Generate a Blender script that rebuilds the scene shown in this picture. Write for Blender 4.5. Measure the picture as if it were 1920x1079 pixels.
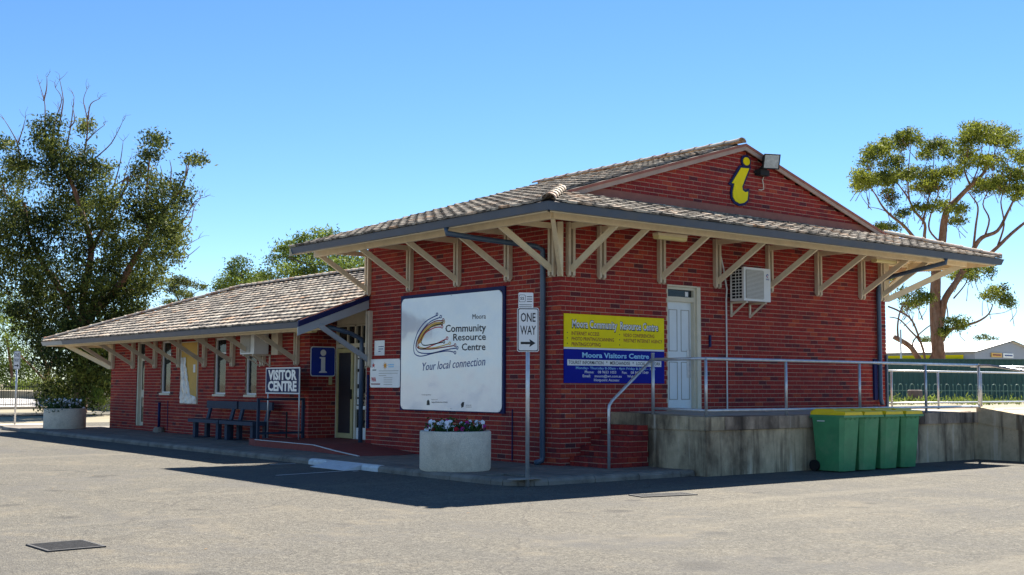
import bpy, bmesh, math, random
import numpy as np
from mathutils import Vector, Matrix
random.seed(7); rng = np.random.default_rng(11)
scene = bpy.context.scene
for o in list(bpy.data.objects): bpy.data.objects.remove(o)
COL = scene.collection
V = Vector

# ------------------------------------------------------------------ camera
CAM = V((-13.6476, -15.8942, 1.401))
CR, CU, CW = V((0.784302, -0.620365, 0.004352)), V((-0.053655, -0.060842, 0.996704)), V((0.618055, 0.78195, 0.081004))
FPX, CX, CY = 2242.1, 960.0, 539.5
cam = bpy.data.cameras.new('camera'); camo = bpy.data.objects.new('camera', cam); COL.objects.link(camo)
cam.sensor_width = 36; cam.lens = FPX / 1920 * 36; cam.clip_start = .1; cam.clip_end = 3000
m = Matrix.Identity(4)
for i in range(3):
    m[i][0] = CR[i]; m[i][1] = CU[i]; m[i][2] = -CW[i]; m[i][3] = CAM[i]
camo.matrix_world = m
scene.camera = camo
# ------------------------------------------------------------------ sky, sun, exposure
SUN_EL = math.radians(48); SUN_AZ = math.radians(60.4)
wd = bpy.data.worlds.new('World'); scene.world = wd; wd.use_nodes = True
nt = wd.node_tree; nt.nodes.clear()
sky = nt.nodes.new('ShaderNodeTexSky'); sky.sky_type = 'NISHITA'; sky.sun_disc = False
sky.sun_elevation = SUN_EL; sky.sun_rotation = SUN_AZ
sky.air_density = 0.75; sky.dust_density = 0.0; sky.ozone_density = 3.5; sky.altitude = 200
bg = nt.nodes.new('ShaderNodeBackground'); bg.inputs[1].default_value = 0.064
ow = nt.nodes.new('ShaderNodeOutputWorld')
hsv = nt.nodes.new('ShaderNodeHueSaturation'); hsv.inputs['Saturation'].default_value = 1.16
nt.links.new(sky.outputs[0], hsv.inputs['Color']); nt.links.new(hsv.outputs[0], bg.inputs[0]); nt.links.new(bg.outputs[0], ow.inputs[0])
sun = bpy.data.lights.new('sun', 'SUN'); sun.energy = 5.0; sun.angle = math.radians(.53); sun.color = (1, .95, .86)
suno = bpy.data.objects.new('sun', sun); COL.objects.link(suno)
sd = V((math.sin(SUN_AZ) * math.cos(SUN_EL), math.cos(SUN_AZ) * math.cos(SUN_EL), math.sin(SUN_EL)))
suno.rotation_euler = sd.to_track_quat('Z', 'Y').to_euler(); suno.location = (0, 0, 40)
scene.view_settings.view_transform = 'Standard'; scene.view_settings.look = 'None'
scene.view_settings.exposure = 1.55; scene.view_settings.gamma = 1

# ------------------------------------------------------------------ picking helpers
def ray(px, py): return CW + CR * ((px - CX) / FPX) - CU * ((py - CY) / FPX)
def at(px, py, depth): return CAM + ray(px, py) * depth
def onplane(px, py, axis, val):
    d = ray(px, py); return CAM + d * ((val - CAM[axis]) / d[axis])
def proj(p):
    d = V(p) - CAM; z = d.dot(CW)
    return (CX + FPX * d.dot(CR) / z, CY - FPX * d.dot(CU) / z, z)

# ------------------------------------------------------------------ materials
def nn(t, k, **kw):
    n = t.nodes.new(k)
    for a, b in kw.items(): setattr(n, a, b)
    return n
def mat(name, col, rough=.7, var=.12, scale=6, bump=0, bscale=60, metal=0, spec=.3, dirt=None, dscale=1.5, damt=.5, coord='Object', stretch=None):
    """principled with mottled colour, optional second dirt colour in patches, optional fine relief"""
    mt = bpy.data.materials.new(name); mt.use_nodes = True; t = mt.node_tree
    p = t.nodes['Principled BSDF']; p.inputs['Roughness'].default_value = rough; p.inputs['Metallic'].default_value = metal
    p.inputs['Specular IOR Level'].default_value = spec
    tc = nn(t, 'ShaderNodeNewGeometry'); vec = tc.outputs['Position']
    if stretch:
        mp = nn(t, 'ShaderNodeMapping'); mp.inputs['Scale'].default_value = stretch
        t.links.new(vec, mp.inputs[0]); svec = mp.outputs[0]
    else: svec = vec
    nz = nn(t, 'ShaderNodeTexNoise'); nz.inputs['Scale'].default_value = scale; nz.inputs['Detail'].default_value = 6; nz.inputs['Roughness'].default_value = .65
    t.links.new(vec, nz.inputs['Vector'])
    r = nn(t, 'ShaderNodeValToRGB')
    r.color_ramp.elements[0].position = .3; r.color_ramp.elements[1].position = .7
    r.color_ramp.elements[0].color = (*[c * (1 - var) for c in col], 1); r.color_ramp.elements[1].color = (*[min(1, c * (1 + var)) for c in col], 1)
    t.links.new(nz.outputs[0], r.inputs[0]); out = r.outputs[0]
    if dirt:
        n2 = nn(t, 'ShaderNodeTexNoise'); n2.inputs['Scale'].default_value = dscale; n2.inputs['Detail'].default_value = 8; n2.inputs['Roughness'].default_value = .7
        t.links.new(svec, n2.inputs['Vector'])
        r2 = nn(t, 'ShaderNodeValToRGB'); r2.color_ramp.elements[0].position = 1 - damt - .12; r2.color_ramp.elements[1].position = 1 - damt + .15
        t.links.new(n2.outputs[0], r2.inputs[0])
        mx = nn(t, 'ShaderNodeMixRGB'); mx.inputs[2].default_value = (*dirt, 1)
        t.links.new(r2.outputs[0], mx.inputs[0]); t.links.new(out, mx.inputs[1]); out = mx.outputs[0]
    t.links.new(out, p.inputs['Base Color'])
    if bump:
        b = nn(t, 'ShaderNodeTexNoise'); b.inputs['Scale'].default_value = bscale; b.inputs['Detail'].default_value = 4
        t.links.new(vec, b.inputs['Vector'])
        bm_ = nn(t, 'ShaderNodeBump'); bm_.inputs['Strength'].default_value = bump; bm_.inputs['Distance'].default_value = .01
        t.links.new(b.outputs[0], bm_.inputs['Height']); t.links.new(bm_.outputs[0], p.inputs['Normal'])
    return mt
def tonemat(name, stops, rough, bump=.3, bscale=90, mott=.25, mscale=25, lichen=None):
    """colour read from the per-piece 'tone' attribute, mottled"""
    mt = bpy.data.materials.new(name); mt.use_nodes = True; t = mt.node_tree
    p = t.nodes['Principled BSDF']; p.inputs['Roughness'].default_value = rough; p.inputs['Specular IOR Level'].default_value = .2
    a = nn(t, 'ShaderNodeAttribute', attribute_name='tone')
    r = nn(t, 'ShaderNodeValToRGB'); e = r.color_ramp.elements
    while len(e) < len(stops): e.new(.5)
    for k, (pos, c) in enumerate(stops): e[k].position = pos; e[k].color = (*c, 1)
    t.links.new(a.outputs['Fac'], r.inputs[0])
    g = nn(t, 'ShaderNodeNewGeometry')
    nz = nn(t, 'ShaderNodeTexNoise'); nz.inputs['Scale'].default_value = mscale; nz.inputs['Detail'].default_value = 5
    t.links.new(g.outputs['Position'], nz.inputs['Vector'])
    mr = nn(t, 'ShaderNodeMapRange'); mr.inputs[1].default_value = .3; mr.inputs[2].default_value = .7
    mr.inputs[3].default_value = 1 - mott; mr.inputs[4].default_value = 1 + mott
    t.links.new(nz.outputs[0], mr.inputs[0])
    mu = nn(t, 'ShaderNodeVectorMath', operation='SCALE')
    t.links.new(r.outputs[0], mu.inputs[0]); t.links.new(mr.outputs[0], mu.inputs['Scale'])
    out = mu.outputs[0]
    if lichen:
        n2 = nn(t, 'ShaderNodeTexNoise'); n2.inputs['Scale'].default_value = lichen[1]; n2.inputs['Detail'].default_value = 8; n2.inputs['Roughness'].default_value = .75
        t.links.new(g.outputs['Position'], n2.inputs['Vector'])
        r2 = nn(t, 'ShaderNodeValToRGB'); r2.color_ramp.elements[0].position = lichen[2]; r2.color_ramp.elements[1].position = lichen[2] + .12
        t.links.new(n2.outputs[0], r2.inputs[0])
        mx = nn(t, 'ShaderNodeMixRGB'); mx.inputs[2].default_value = (*lichen[0], 1)
        t.links.new(r2.outputs[0], mx.inputs[0]); t.links.new(out, mx.inputs[1]); out = mx.outputs[0]
    t.links.new(out, p.inputs['Base Color'])
    b = nn(t, 'ShaderNodeTexNoise'); b.inputs['Scale'].default_value = bscale; b.inputs['Detail'].default_value = 4
    t.links.new(g.outputs['Position'], b.inputs['Vector'])
    bm_ = nn(t, 'ShaderNodeBump'); bm_.inputs['Strength'].default_value = bump; bm_.inputs['Distance'].default_value = .006
    t.links.new(b.outputs[0], bm_.inputs['Height']); t.links.new(bm_.outputs[0], p.inputs['Normal'])
    return mt
def leafmat(name, c0, c1, trans):
    mt = bpy.data.materials.new(name); mt.use_nodes = True; t = mt.node_tree; t.nodes.clear()
    o = nn(t, 'ShaderNodeOutputMaterial'); a = nn(t, 'ShaderNodeAttribute', attribute_name='tone')
    r = nn(t, 'ShaderNodeValToRGB'); r.color_ramp.elements[0].color = (*c0, 1); r.color_ramp.elements[1].color = (*c1, 1)
    t.links.new(a.outputs['Fac'], r.inputs[0])
    d = nn(t, 'ShaderNodeBsdfPrincipled'); d.inputs['Roughness'].default_value = .65; d.inputs['Specular IOR Level'].default_value = .12
    tr = nn(t, 'ShaderNodeBsdfTranslucent'); mx = nn(t, 'ShaderNodeMixShader'); mx.inputs[0].default_value = trans
    t.links.new(r.outputs[0], d.inputs['Base Color'])
    hs = nn(t, 'ShaderNodeHueSaturation'); hs.inputs['Value'].default_value = 1.6; hs.inputs['Hue'].default_value = .485
    t.links.new(r.outputs[0], hs.inputs['Color']); t.links.new(hs.outputs[0], tr.inputs[0])
    t.links.new(d.outputs[0], mx.inputs[1]); t.links.new(tr.outputs[0], mx.inputs[2]); t.links.new(mx.outputs[0], o.inputs[0])
    return mt
def glassmat(name, tint=(.02, .025, .03), alpha=.55):
    mt = bpy.data.materials.new(name); mt.use_nodes = True; t = mt.node_tree; t.nodes.clear()
    o = nn(t, 'ShaderNodeOutputMaterial'); g = nn(t, 'ShaderNodeBsdfPrincipled'); g.inputs['Base Color'].default_value = (*tint, 1)
    g.inputs['Roughness'].default_value = .04; tp = nn(t, 'ShaderNodeBsdfTransparent'); tp.inputs[0].default_value = (.8, .85, .85, 1)
    mx = nn(t, 'ShaderNodeMixShader'); mx.inputs[0].default_value = alpha
    t.links.new(tp.outputs[0], mx.inputs[1]); t.links.new(g.outputs[0], mx.inputs[2]); t.links.new(mx.outputs[0], o.inputs[0])
    return mt
M = {}
M['brick'] = tonemat('brick', [(0, (.095, .026, .032)), (.16, (.165, .025, .029)), (.4, (.255, .028, .026)), (.75, (.335, .036, .028)), (1, (.42, .072, .034))], .85, mott=.25, mscale=30, lichen=((.19, .026, .028), 1.1, .54))
M['mortar'] = mat('mortar', (.47, .31, .22), .95, .2, 14, .2, 80, dirt=(.29, .18, .13), dscale=2.5, damt=.35)
M['tile'] = tonemat('weathered_tile', [(0, (.11, .094, .08)), (.3, (.24, .205, .17)), (.65, (.36, .31, .25)), (.88, (.50, .44, .355)), (1, (.44, .26, .15))], .9, .5, 60, .4, 9, ((.06, .053, .047), 5, .50))
M['terracotta'] = tonemat('terracotta', [(0, (.30, .15, .09)), (.5, (.48, .33, .22)), (1, (.56, .46, .34))], .9, .3, 60, .3, 10, ((.52, .45, .36), 5, .45))
M['deck'] = mat('roof_underlay', (.05, .035, .03), .9)
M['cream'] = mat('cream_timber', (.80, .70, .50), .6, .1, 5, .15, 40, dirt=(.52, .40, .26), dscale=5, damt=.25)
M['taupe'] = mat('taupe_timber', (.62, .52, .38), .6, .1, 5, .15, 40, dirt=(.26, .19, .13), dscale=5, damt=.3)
M['barge'] = mat('barge_paint', (.42, .29, .215), .6, .12, 4, .15, 40)
M['flash'] = mat('brown_flashing', (.33, .12, .08), .7, .15, 4)
M['soffit'] = mat('soffit_board', (.72, .60, .42), .7, .1, 3)
M['blue'] = mat('slate_blue_paint', (.05, .085, .135), .35, .12, 3, spec=.5, dirt=(.09, .11, .13), dscale=2, damt=.35)
M['palegutter'] = mat('pale_grey_gutter', (.33, .36, .38), .35, .1, 3, spec=.5)
M['concrete_plain'] = mat('stained_concrete_plain', (.46, .39, .29), .9, .25, 3, .35, 50, dirt=(.10, .075, .055), dscale=1.5, damt=.47, stretch=(1.6, 1.6, .5))
M['concrete2'] = mat('platform_concrete', (.42, .37, .30), .9, .15, 3, .3, 60, dirt=(.25, .21, .17), dscale=1.2, damt=.4)
M['agg'] = mat('exposed_aggregate', (.74, .64, .50), .9, .35, 90, .6, 130, dirt=(.50, .42, .32), dscale=3, damt=.4)
M['slab'] = mat('paving_slab', (.22, .19, .155), .9, .18, 5, .35, 60, dirt=(.13, .11, .095), dscale=2.0, damt=.45)
M['kerb'] = mat('kerb_concrete', (.27, .24, .20), .9, .25, 8, .5, 40, dirt=(.10, .085, .07), dscale=4, damt=.45)
M['white'] = mat('white_paint', (.78, .78, .76), .5, .04, 3)
M['wornwhite'] = mat('worn_white_paint', (.66, .67, .66), .7, .12, 8, dirt=(.35, .34, .33), dscale=9, damt=.3)
M['signwhite'] = mat('sign_white', (.84, .845, .84), .22, .03, 1.2, spec=.5, dirt=(.72, .74, .76), dscale=1.6, damt=.45)
M['black'] = mat('black_ink', (.018, .018, .022), .5, .05)
M['navy'] = mat('navy_paint', (.012, .018, .085), .6, .08, spec=.2)
M['royal'] = mat('royal_blue_print', (.004, .012, .27), .6, .06, spec=.12)
M['signblue'] = mat('sign_blue', (.005, .03, .30), .3, .06, spec=.5)
M['yellow'] = mat('yellow_print', (.90, .72, .004), .55, .05, spec=.15)
M['maroon'] = mat('maroon_ink', (.25, .012, .02), .5)
M['red'] = mat('red_ink', (.55, .02, .04), .5)
M['gold'] = mat('gold_ink', (.75, .45, .09), .5)
M['orange'] = mat('orange_ink', (.78, .33, .03), .5)
M['skyblue'] = mat('sky_blue_ink', (.30, .62, .85), .5)
M['inkblue'] = mat('blue_ink', (.02, .05, .22), .5)
M['green'] = mat('bin_green', (.06, .27, .11), .4, .15, 4, .1, 120, spec=.45, dirt=(.13, .31, .15), dscale=2.5, damt=.4)
M['lid'] = mat('bin_yellow', (.88, .60, .01), .4, .08, 4, spec=.4)
M['rubber'] = mat('rubber', (.015, .015, .015), .7)
M['galv'] = mat('galvanised_steel', (.52, .53, .54), .38, .15, 12, metal=.55, spec=.5)
M['bench'] = mat('bench_blue', (.026, .042, .075), .6, .15, 6, spec=.2)
M['redramp'] = mat('red_concrete_paint', (.24, .055, .045), .8, .15, 5, .2, 60, dirt=(.14, .05, .045), dscale=2, damt=.35)
M['door'] = mat('pale_blue_door', (.74, .79, .80), .45, .05, 3)
M['frame'] = mat('cream_door_frame', (.66, .60, .46), .5, .08, 4)
M['screen'] = mat('dark_fly_screen', (.03, .025, .028), .6, .1)
M['yelframe'] = mat('yellowed_frame', (.50, .42, .20), .5, .1)
M['board'] = mat('yellow_board', (.62, .36, .06), .55, .12, 2, dirt=(.5, .3, .08), dscale=3, damt=.35)
M['film'] = mat('crumpled_film', (.62, .60, .56), .25, .3, 9, .8, 14, spec=.6)
M['glass'] = glassmat('window_glass')
M['lamp'] = mat('lamp_diffuser', (.72, .62, .30), .4, .06, 3)
M['acwhite'] = mat('ac_casing', (.72, .72, .69), .4, .05, 4)
M['acgrille'] = mat('ac_grille', (.33, .31, .27), .6, .1, 30)
M['grate'] = mat('grate_steel', (.075, .07, .065), .7, .3, 20)
M['dark'] = mat('near_black', (.012, .012, .014), .8)  # near-black colour, also stands in for unlit depth behind glass and gratings
M['lens'] = mat('floodlight_lens', (.42, .45, .43), .15, .25, 14, spec=.6)
M['soil'] = mat('soil', (.05, .035, .025), .95, .3, 20)
M['bark'] = mat('gum_bark', (.22, .11, .065), .9, .4, 4, .9, 7, dirt=(.36, .24, .17), dscale=2.2, damt=.42, stretch=(2.5, 2.5, .5))
M['bark2'] = mat('brown_bark', (.26, .12, .07), .85, .3, 3, .5, 12, dirt=(.16, .10, .07), dscale=2, damt=.5)
M['twig'] = mat('grey_bark', (.17, .13, .11), .9, .2, 3)
M['steelfence'] = mat('black_fence', (.03, .03, .03), .5)
M['greenfence'] = mat('green_sheet_fence', (.045, .115, .085), .5, .12, 2, spec=.4)
M['loop'] = mat('green_loop_fence', (.13, .24, .19), .5, .1)
M['shedwall'] = mat('shed_grey', (.30, .33, .38), .5, .06, 1)
M['shedroof'] = mat('shed_roof', (.74, .70, .62), .5, .06, .6)
M['ballast'] = mat('ballast', (.42, .40, .38), .95, .5, 6, .8, 12)
M['dry'] = mat('dry_ground', (.27, .23, .16), .95, .2, 1.5, .3, 20, dirt=(.24, .21, .13), dscale=.4, damt=.45)
M['petalw'] = mat('white_petal', (.82, .80, .84), .6); M['petalm'] = mat('magenta_petal', (.45, .02, .22), .6); M['petalr'] = mat('red_petal', (.5, .015, .03), .6)
M['leafA'] = leafmat('gum_leaf_dark', (.018, .032, .010), (.17, .20, .042), .25)
M['leafB'] = leafmat('gum_leaf_olive', (.022, .040, .010), (.20, .235, .03), .3)
M['leafC'] = leafmat('leaf_bright', (.030, .060, .012), (.16, .22, .04), .32)
M['leafF'] = leafmat('flower_leaf', (.02, .05, .015), (.06, .12, .03), .2)

def stained(name, base, dark, pale, amount):
    mt = bpy.data.materials.new(name); mt.use_nodes = True; t = mt.node_tree; p = t.nodes['Principled BSDF']; p.inputs['Roughness'].default_value = .92; p.inputs['Specular IOR Level'].default_value = .15
    g = nn(t, 'ShaderNodeNewGeometry')
    def noise(sc, s, d=7, ro=.65):
        mp = nn(t, 'ShaderNodeMapping'); mp.inputs['Scale'].default_value = sc; t.links.new(g.outputs['Position'], mp.inputs[0])
        n = nn(t, 'ShaderNodeTexNoise'); n.inputs['Scale'].default_value = s; n.inputs['Detail'].default_value = d; n.inputs['Roughness'].default_value = ro; t.links.new(mp.outputs[0], n.inputs['Vector']); return n.outputs[0]
    def ramp(f, a, b, hi=1):
        r = nn(t, 'ShaderNodeMapRange'); r.inputs[1].default_value = a; r.inputs[2].default_value = b; r.inputs[4].default_value = hi; t.links.new(f, r.inputs[0]); return r.outputs[0]
    def mix(f, a, b):
        x = nn(t, 'ShaderNodeMixRGB'); t.links.new(f, x.inputs[0])
        for k, v in ((1, a), (2, b)):
            if isinstance(v, tuple): x.inputs[k].default_value = (*v, 1)
            else: t.links.new(v, x.inputs[k])
        return x.outputs[0]
    c = mix(ramp(noise((1, 1, 1), 5), .3, .7), tuple(q * .82 for q in base), tuple(q * 1.15 for q in base))
    c = mix(ramp(noise((1, 1, .45), 1.1), .62 - amount * .3, .80 - amount * .3, .8), c, dark)
    c = mix(ramp(noise((1, 1, .07), 4.5, 4), .53, .66, .75), c, dark)
    c = mix(ramp(noise((1, 1, .10), 3.3, 5), .58, .68, .6), c, pale)
    c = mix(ramp(noise((1, 1, 1), 22, 5), .60, .72, .5), c, dark)
    t.links.new(c, p.inputs['Base Color'])
    b = nn(t, 'ShaderNodeBump'); b.inputs['Strength'].default_value = .4; b.inputs['Distance'].default_value = .01; t.links.new(noise((1, 1, 1), 45, 4), b.inputs['Height']); t.links.new(b.outputs[0], p.inputs['Normal'])
    return mt
M['concrete'] = stained('stained_concrete', (.56, .44, .28), (.065, .045, .032), (.78, .68, .52), .5)
M['coping'] = stained('stained_coping', (.46, .34, .24), (.05, .036, .028), (.70, .60, .48), .65)
def glossy_board(mt):
    t = mt.node_tree; p = t.nodes['Principled BSDF']; p.inputs['Coat Weight'].default_value = 1; p.inputs['Coat IOR'].default_value = 1.75; p.inputs['Coat Roughness'].default_value = .12
    g = nn(t, 'ShaderNodeNewGeometry'); n = nn(t, 'ShaderNodeTexNoise'); n.inputs['Scale'].default_value = 1.7; n.inputs['Detail'].default_value = 2; t.links.new(g.outputs['Position'], n.inputs['Vector'])
    b = nn(t, 'ShaderNodeBump'); b.inputs['Strength'].default_value = .3; b.inputs['Distance'].default_value = .05; t.links.new(n.outputs[0], b.inputs['Height']); t.links.new(b.outputs[0], p.inputs['Coat Normal'])
M['boardwhite'] = mat('board_white', (.86, .86, .85), .3, .03, 1.2, spec=.5, dirt=(.78, .79, .80), dscale=1.6, damt=.4); glossy_board(M['boardwhite'])
def asphalt():
    mt = bpy.data.materials.new('old_asphalt'); mt.use_nodes = True; t = mt.node_tree; p = t.nodes['Principled BSDF']
    p.inputs['Roughness'].default_value = .92; p.inputs['Specular IOR Level'].default_value = .15
    g = nn(t, 'ShaderNodeNewGeometry'); pos = g.outputs['Position']
    def noise(s, d=6, ro=.6):
        n = nn(t, 'ShaderNodeTexNoise'); n.inputs['Scale'].default_value = s; n.inputs['Detail'].default_value = d; n.inputs['Roughness'].default_value = ro
        t.links.new(pos, n.inputs['Vector']); return n.outputs[0]
    def ramp(f, stops):
        r = nn(t, 'ShaderNodeValToRGB'); e = r.color_ramp.elements
        while len(e) < len(stops): e.new(.5)
        for k, (q, c) in enumerate(stops): e[k].position = q; e[k].color = (*c, 1)
        t.links.new(f, r.inputs[0]); return r.outputs[0]
    def mix(f, a, b, mode='MIX'):
        x = nn(t, 'ShaderNodeMixRGB', blend_type=mode)
        for s, v in ((0, f), (1, a), (2, b)):
            if hasattr(v, 'is_linked') or hasattr(v, 'links'): t.links.new(v, x.inputs[s])
            elif isinstance(v, (int, float)): x.inputs[s].default_value = v
            else: x.inputs[s].default_value = (*v, 1)
        return x.outputs[0]
    vo = nn(t, 'ShaderNodeTexVoronoi'); vo.inputs['Scale'].default_value = 62; t.links.new(pos, vo.inputs['Vector'])
    agg = ramp(vo.outputs['Color'], [(0, (.055, .049, .041)), (.35, (.118, .106, .085)), (.7, (.168, .15, .117)), (1, (.27, .243, .19))])
    v2 = nn(t, 'ShaderNodeTexVoronoi'); v2.inputs['Scale'].default_value = 24; t.links.new(pos, v2.inputs['Vector'])
    agg = mix(.3, agg, ramp(v2.outputs['Color'], [(0, (.03, .028, .026)), (.3, (.085, .078, .067)), (.7, (.138, .125, .102)), (1, (.29, .265, .21))]))
    base = mix(ramp(noise(.35, 5), [(.35, (0,) * 3), (.65, (1,) * 3)]), agg, mix(1, agg, (.86, .88, .92), 'MULTIPLY'))
    # sandy patches and worn spots
    base = mix(ramp(noise(.9, 7, .7), [(.54, (0,) * 3), (.74, (.75,) * 3)]), base, (.22, .185, .13))
    base = mix(ramp(noise(.22, 6, .75), [(.50, (0,) * 3), (.62, (.7,) * 3)]), base, (.105, .10, .093))
    base = mix(ramp(noise(2.6, 8, .75), [(.60, (0,) * 3), (.72, (.55,) * 3)]), base, (.24, .20, .14))
    base = mix(ramp(noise(1.7, 8, .8), [(.64, (0,) * 3), (.72, (.5,) * 3)]), base, (.075, .07, .064))
    # wheel tracks worn along the street, oil drips
    def snoise(sc, s_, d=5, ro=.6):
        mp = nn(t, 'ShaderNodeMapping'); mp.inputs['Scale'].default_value = sc; mp.inputs['Rotation'].default_value = (0, 0, .12); t.links.new(pos, mp.inputs[0])
        n = nn(t, 'ShaderNodeTexNoise'); n.inputs['Scale'].default_value = s_; n.inputs['Detail'].default_value = d; n.inputs['Roughness'].default_value = ro; t.links.new(mp.outputs[0], n.inputs['Vector']); return n.outputs[0]
    base = mix(ramp(snoise((1, .06, 1), .8), [(.50, (0,) * 3), (.66, (.55,) * 3)]), base, (.098, .092, .083))
    base = mix(ramp(snoise((.05, 1, 1), 1.1), [(.56, (0,) * 3), (.70, (.45,) * 3)]), base, (.21, .185, .14))
    base = mix(ramp(noise(1.25, 2, .4), [(.69, (0,) * 3), (.74, (.5,) * 3)]), base, (.05, .047, .044))
    # cracks
    wv = nn(t, 'ShaderNodeTexNoise'); wv.inputs['Scale'].default_value = 1.3; t.links.new(pos, wv.inputs['Vector'])
    ad = nn(t, 'ShaderNodeVectorMath', operation='MULTIPLY_ADD'); ad.inputs[1].default_value = (.6, .6, .6)
    t.links.new(wv.outputs['Color'], ad.inputs[0]); t.links.new(pos, ad.inputs[2])
    vc = nn(t, 'ShaderNodeTexVoronoi', feature='DISTANCE_TO_EDGE'); vc.inputs['Scale'].default_value = .17; t.links.new(ad.outputs[0], vc.inputs['Vector'])
    cr = ramp(vc.outputs['Distance'], [(0, (.4,) * 3), (.004, (0,) * 3)])
    base = mix(ramp(noise(.75, 3, .4), [(.70, (0,) * 3), (.78, (.55,) * 3)]), base, (.05, .047, .045))
    base = mix(cr, base, (.06, .055, .05))
    t.links.new(base, p.inputs['Base Color'])
    b = nn(t, 'ShaderNodeBump'); b.inputs['Strength'].default_value = .7; b.inputs['Distance'].default_value = .012
    t.links.new(vo.outputs['Distance'], b.inputs['Height']); t.links.new(b.outputs[0], p.inputs['Normal'])
    return mt
M['asphalt'] = asphalt()

# ------------------------------------------------------------------ mesh builder
class MB:
    def __init__(s): s.v = []; s.f = []; s.m = []; s.t = []
    def add(s, vs, fs, mi=0, tone=0):
        b = len(s.v); s.v += [tuple(x) for x in vs]
        for q in fs: s.f.append(tuple(b + i for i in q)); s.m.append(mi); s.t.append(tone)
    def box(s, a, b, mi=0, fr=None, tone=0):
        x0, y0, z0 = a; x1, y1, z1 = b
        vs = [V((x, y, z)) for z in (z0, z1) for x, y in ((x0, y0), (x1, y0), (x1, y1), (x0, y1))]
        if fr: vs = [fr @ v for v in vs]
        s.add(vs, [(3, 2, 1, 0), (4, 5, 6, 7), (0, 1, 5, 4), (1, 2, 6, 5), (2, 3, 7, 6), (3, 0, 4, 7)], mi, tone)
    def bar(s, p, q, w, h, up=(0, 0, 1), mi=0):
        p, q = V(p), V(q); d = (q - p).normalized(); r = d.cross(V(up)).normalized(); u = r.cross(d)
        vs = [c + r * (i * w / 2) + u * (j * h / 2) for c in (p, q) for i, j in ((-1, -1), (1, -1), (1, 1), (-1, 1))]
        s.add(vs, [(0, 1, 2, 3), (7, 6, 5, 4), (0, 4, 5, 1), (1, 5, 6, 2), (2, 6, 7, 3), (3, 7, 4, 0)], mi)
    def tube(s, path, rad, seg=8, mi=0, cap=True):
        path = [V(p) for p in path]; n = len(path)
        if not hasattr(rad, '__len__'): rad = [rad] * n
        b = len(s.v); ref = None
        for i, p in enumerate(path):
            d = (path[min(i + 1, n - 1)] - path[max(i - 1, 0)]).normalized()
            if ref is None: ref = d.orthogonal().normalized()
            ref = (ref - d * ref.dot(d)).normalized(); o = d.cross(ref)
            for k in range(seg):
                a = 2 * math.pi * k / seg; s.v.append(tuple(p + (ref * math.cos(a) + o * math.sin(a)) * rad[i]))
        for i in range(n - 1):
            for k in range(seg):
                s.f.append((b + i * seg + k, b + i * seg + (k + 1) % seg, b + (i + 1) * seg + (k + 1) % seg, b + (i + 1) * seg + k)); s.m.append(mi); s.t.append(0)
        if cap:
            s.f.append(tuple(b + k for k in reversed(range(seg)))); s.f.append(tuple(b + (n - 1) * seg + k for k in range(seg))); s.m += [mi, mi]; s.t += [0, 0]
    def prism(s, poly, fr, d0, d1, mi=0, mside=None):
        """poly in (u,w) of frame fr (columns u, n, w): extruded along n from d0 to d1"""
        n = len(poly); vs = [fr @ V((u, d, w)) for d in (d0, d1) for u, w in poly]
        s.add(vs, [tuple(range(n)), tuple(reversed(range(n, 2 * n)))], mi)
        b = len(s.v) - 2 * n
        for i in range(n):
            j = (i + 1) % n; s.f.append((b + j, b + i, b + n + i, b + n + j)); s.m.append(mi if mside is None else mside); s.t.append(0)
    def lathe(s, prof, c, seg=32, mi=0):
        c = V(c); b = len(s.v); n = len(prof)
        for r, z in prof:
            for k in range(seg):
                a = 2 * math.pi * k / seg; s.v.append(tuple(c + V((r * math.cos(a), r * math.sin(a), z))))
        for i in range(n - 1):
            for k in range(seg):
                s.f.append((b + i * seg + k, b + i * seg + (k + 1) % seg, b + (i + 1) * seg + (k + 1) % seg, b + (i + 1) * seg + k)); s.m.append(mi); s.t.append(0)
    def build(s, name, mats, parent=None, smooth=False, tone=False, origin=None):
        me = bpy.data.meshes.new(name)
        o = V(origin) if origin is not None else V((0, 0, 0))
        me.from_pydata([tuple(V(v) - o) for v in s.v] if origin is not None else s.v, [], s.f)
        for k in (mats if isinstance(mats, (list, tuple)) else [mats]): me.materials.append(M[k])
        me.polygons.foreach_set('material_index', s.m)
        if smooth: me.polygons.foreach_set('use_smooth', [True] * len(s.f))
        if tone:
            a = me.attributes.new('tone', 'FLOAT', 'FACE'); a.data.foreach_set('value', s.t)
        me.update()
        ob = bpy.data.objects.new(name, me); COL.objects.link(ob); ob.location = o
        if parent: attach(ob, parent)
        return ob
def root_loc(o):
    p = V((0, 0, 0)); q = o
    while q: p = p + V(q.location); q = q.parent
    return p
def attach(ob, parent):
    """parents here are never rotated unless the child was built in local space"""
    ob.parent = parent
    ob.location = V(ob.location) - root_loc(parent)
def tag(o, label=None, cat=None, group=None, kind=None):
    if label: o['label'] = label
    if cat: o['category'] = cat
    if group: o['group'] = group
    if kind: o['kind'] = kind
    return o
def thing(name, label, cat, loc=(0, 0, 0), group=None):
    o = bpy.data.objects.new(name, None); COL.objects.link(o); o.location = loc; o.empty_display_size = .2
    return tag(o, label, cat, group)
def frame(o, u, n, w=(0, 0, 1)):
    mm = Matrix.Identity(4)
    for i in range(3): mm[i][0] = u[i]; mm[i][1] = n[i]; mm[i][2] = w[i]; mm[i][3] = o[i]
    return mm
FRONT = lambda y=0: frame((0, y, 0), (1, 0, 0), (0, -1, 0))              # u = +x, outwards = -y
SIDE = lambda x=0: frame((x, 0, 0), (0, -1, 0), (-1, 0, 0))              # u = -y, outwards = -x

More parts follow.
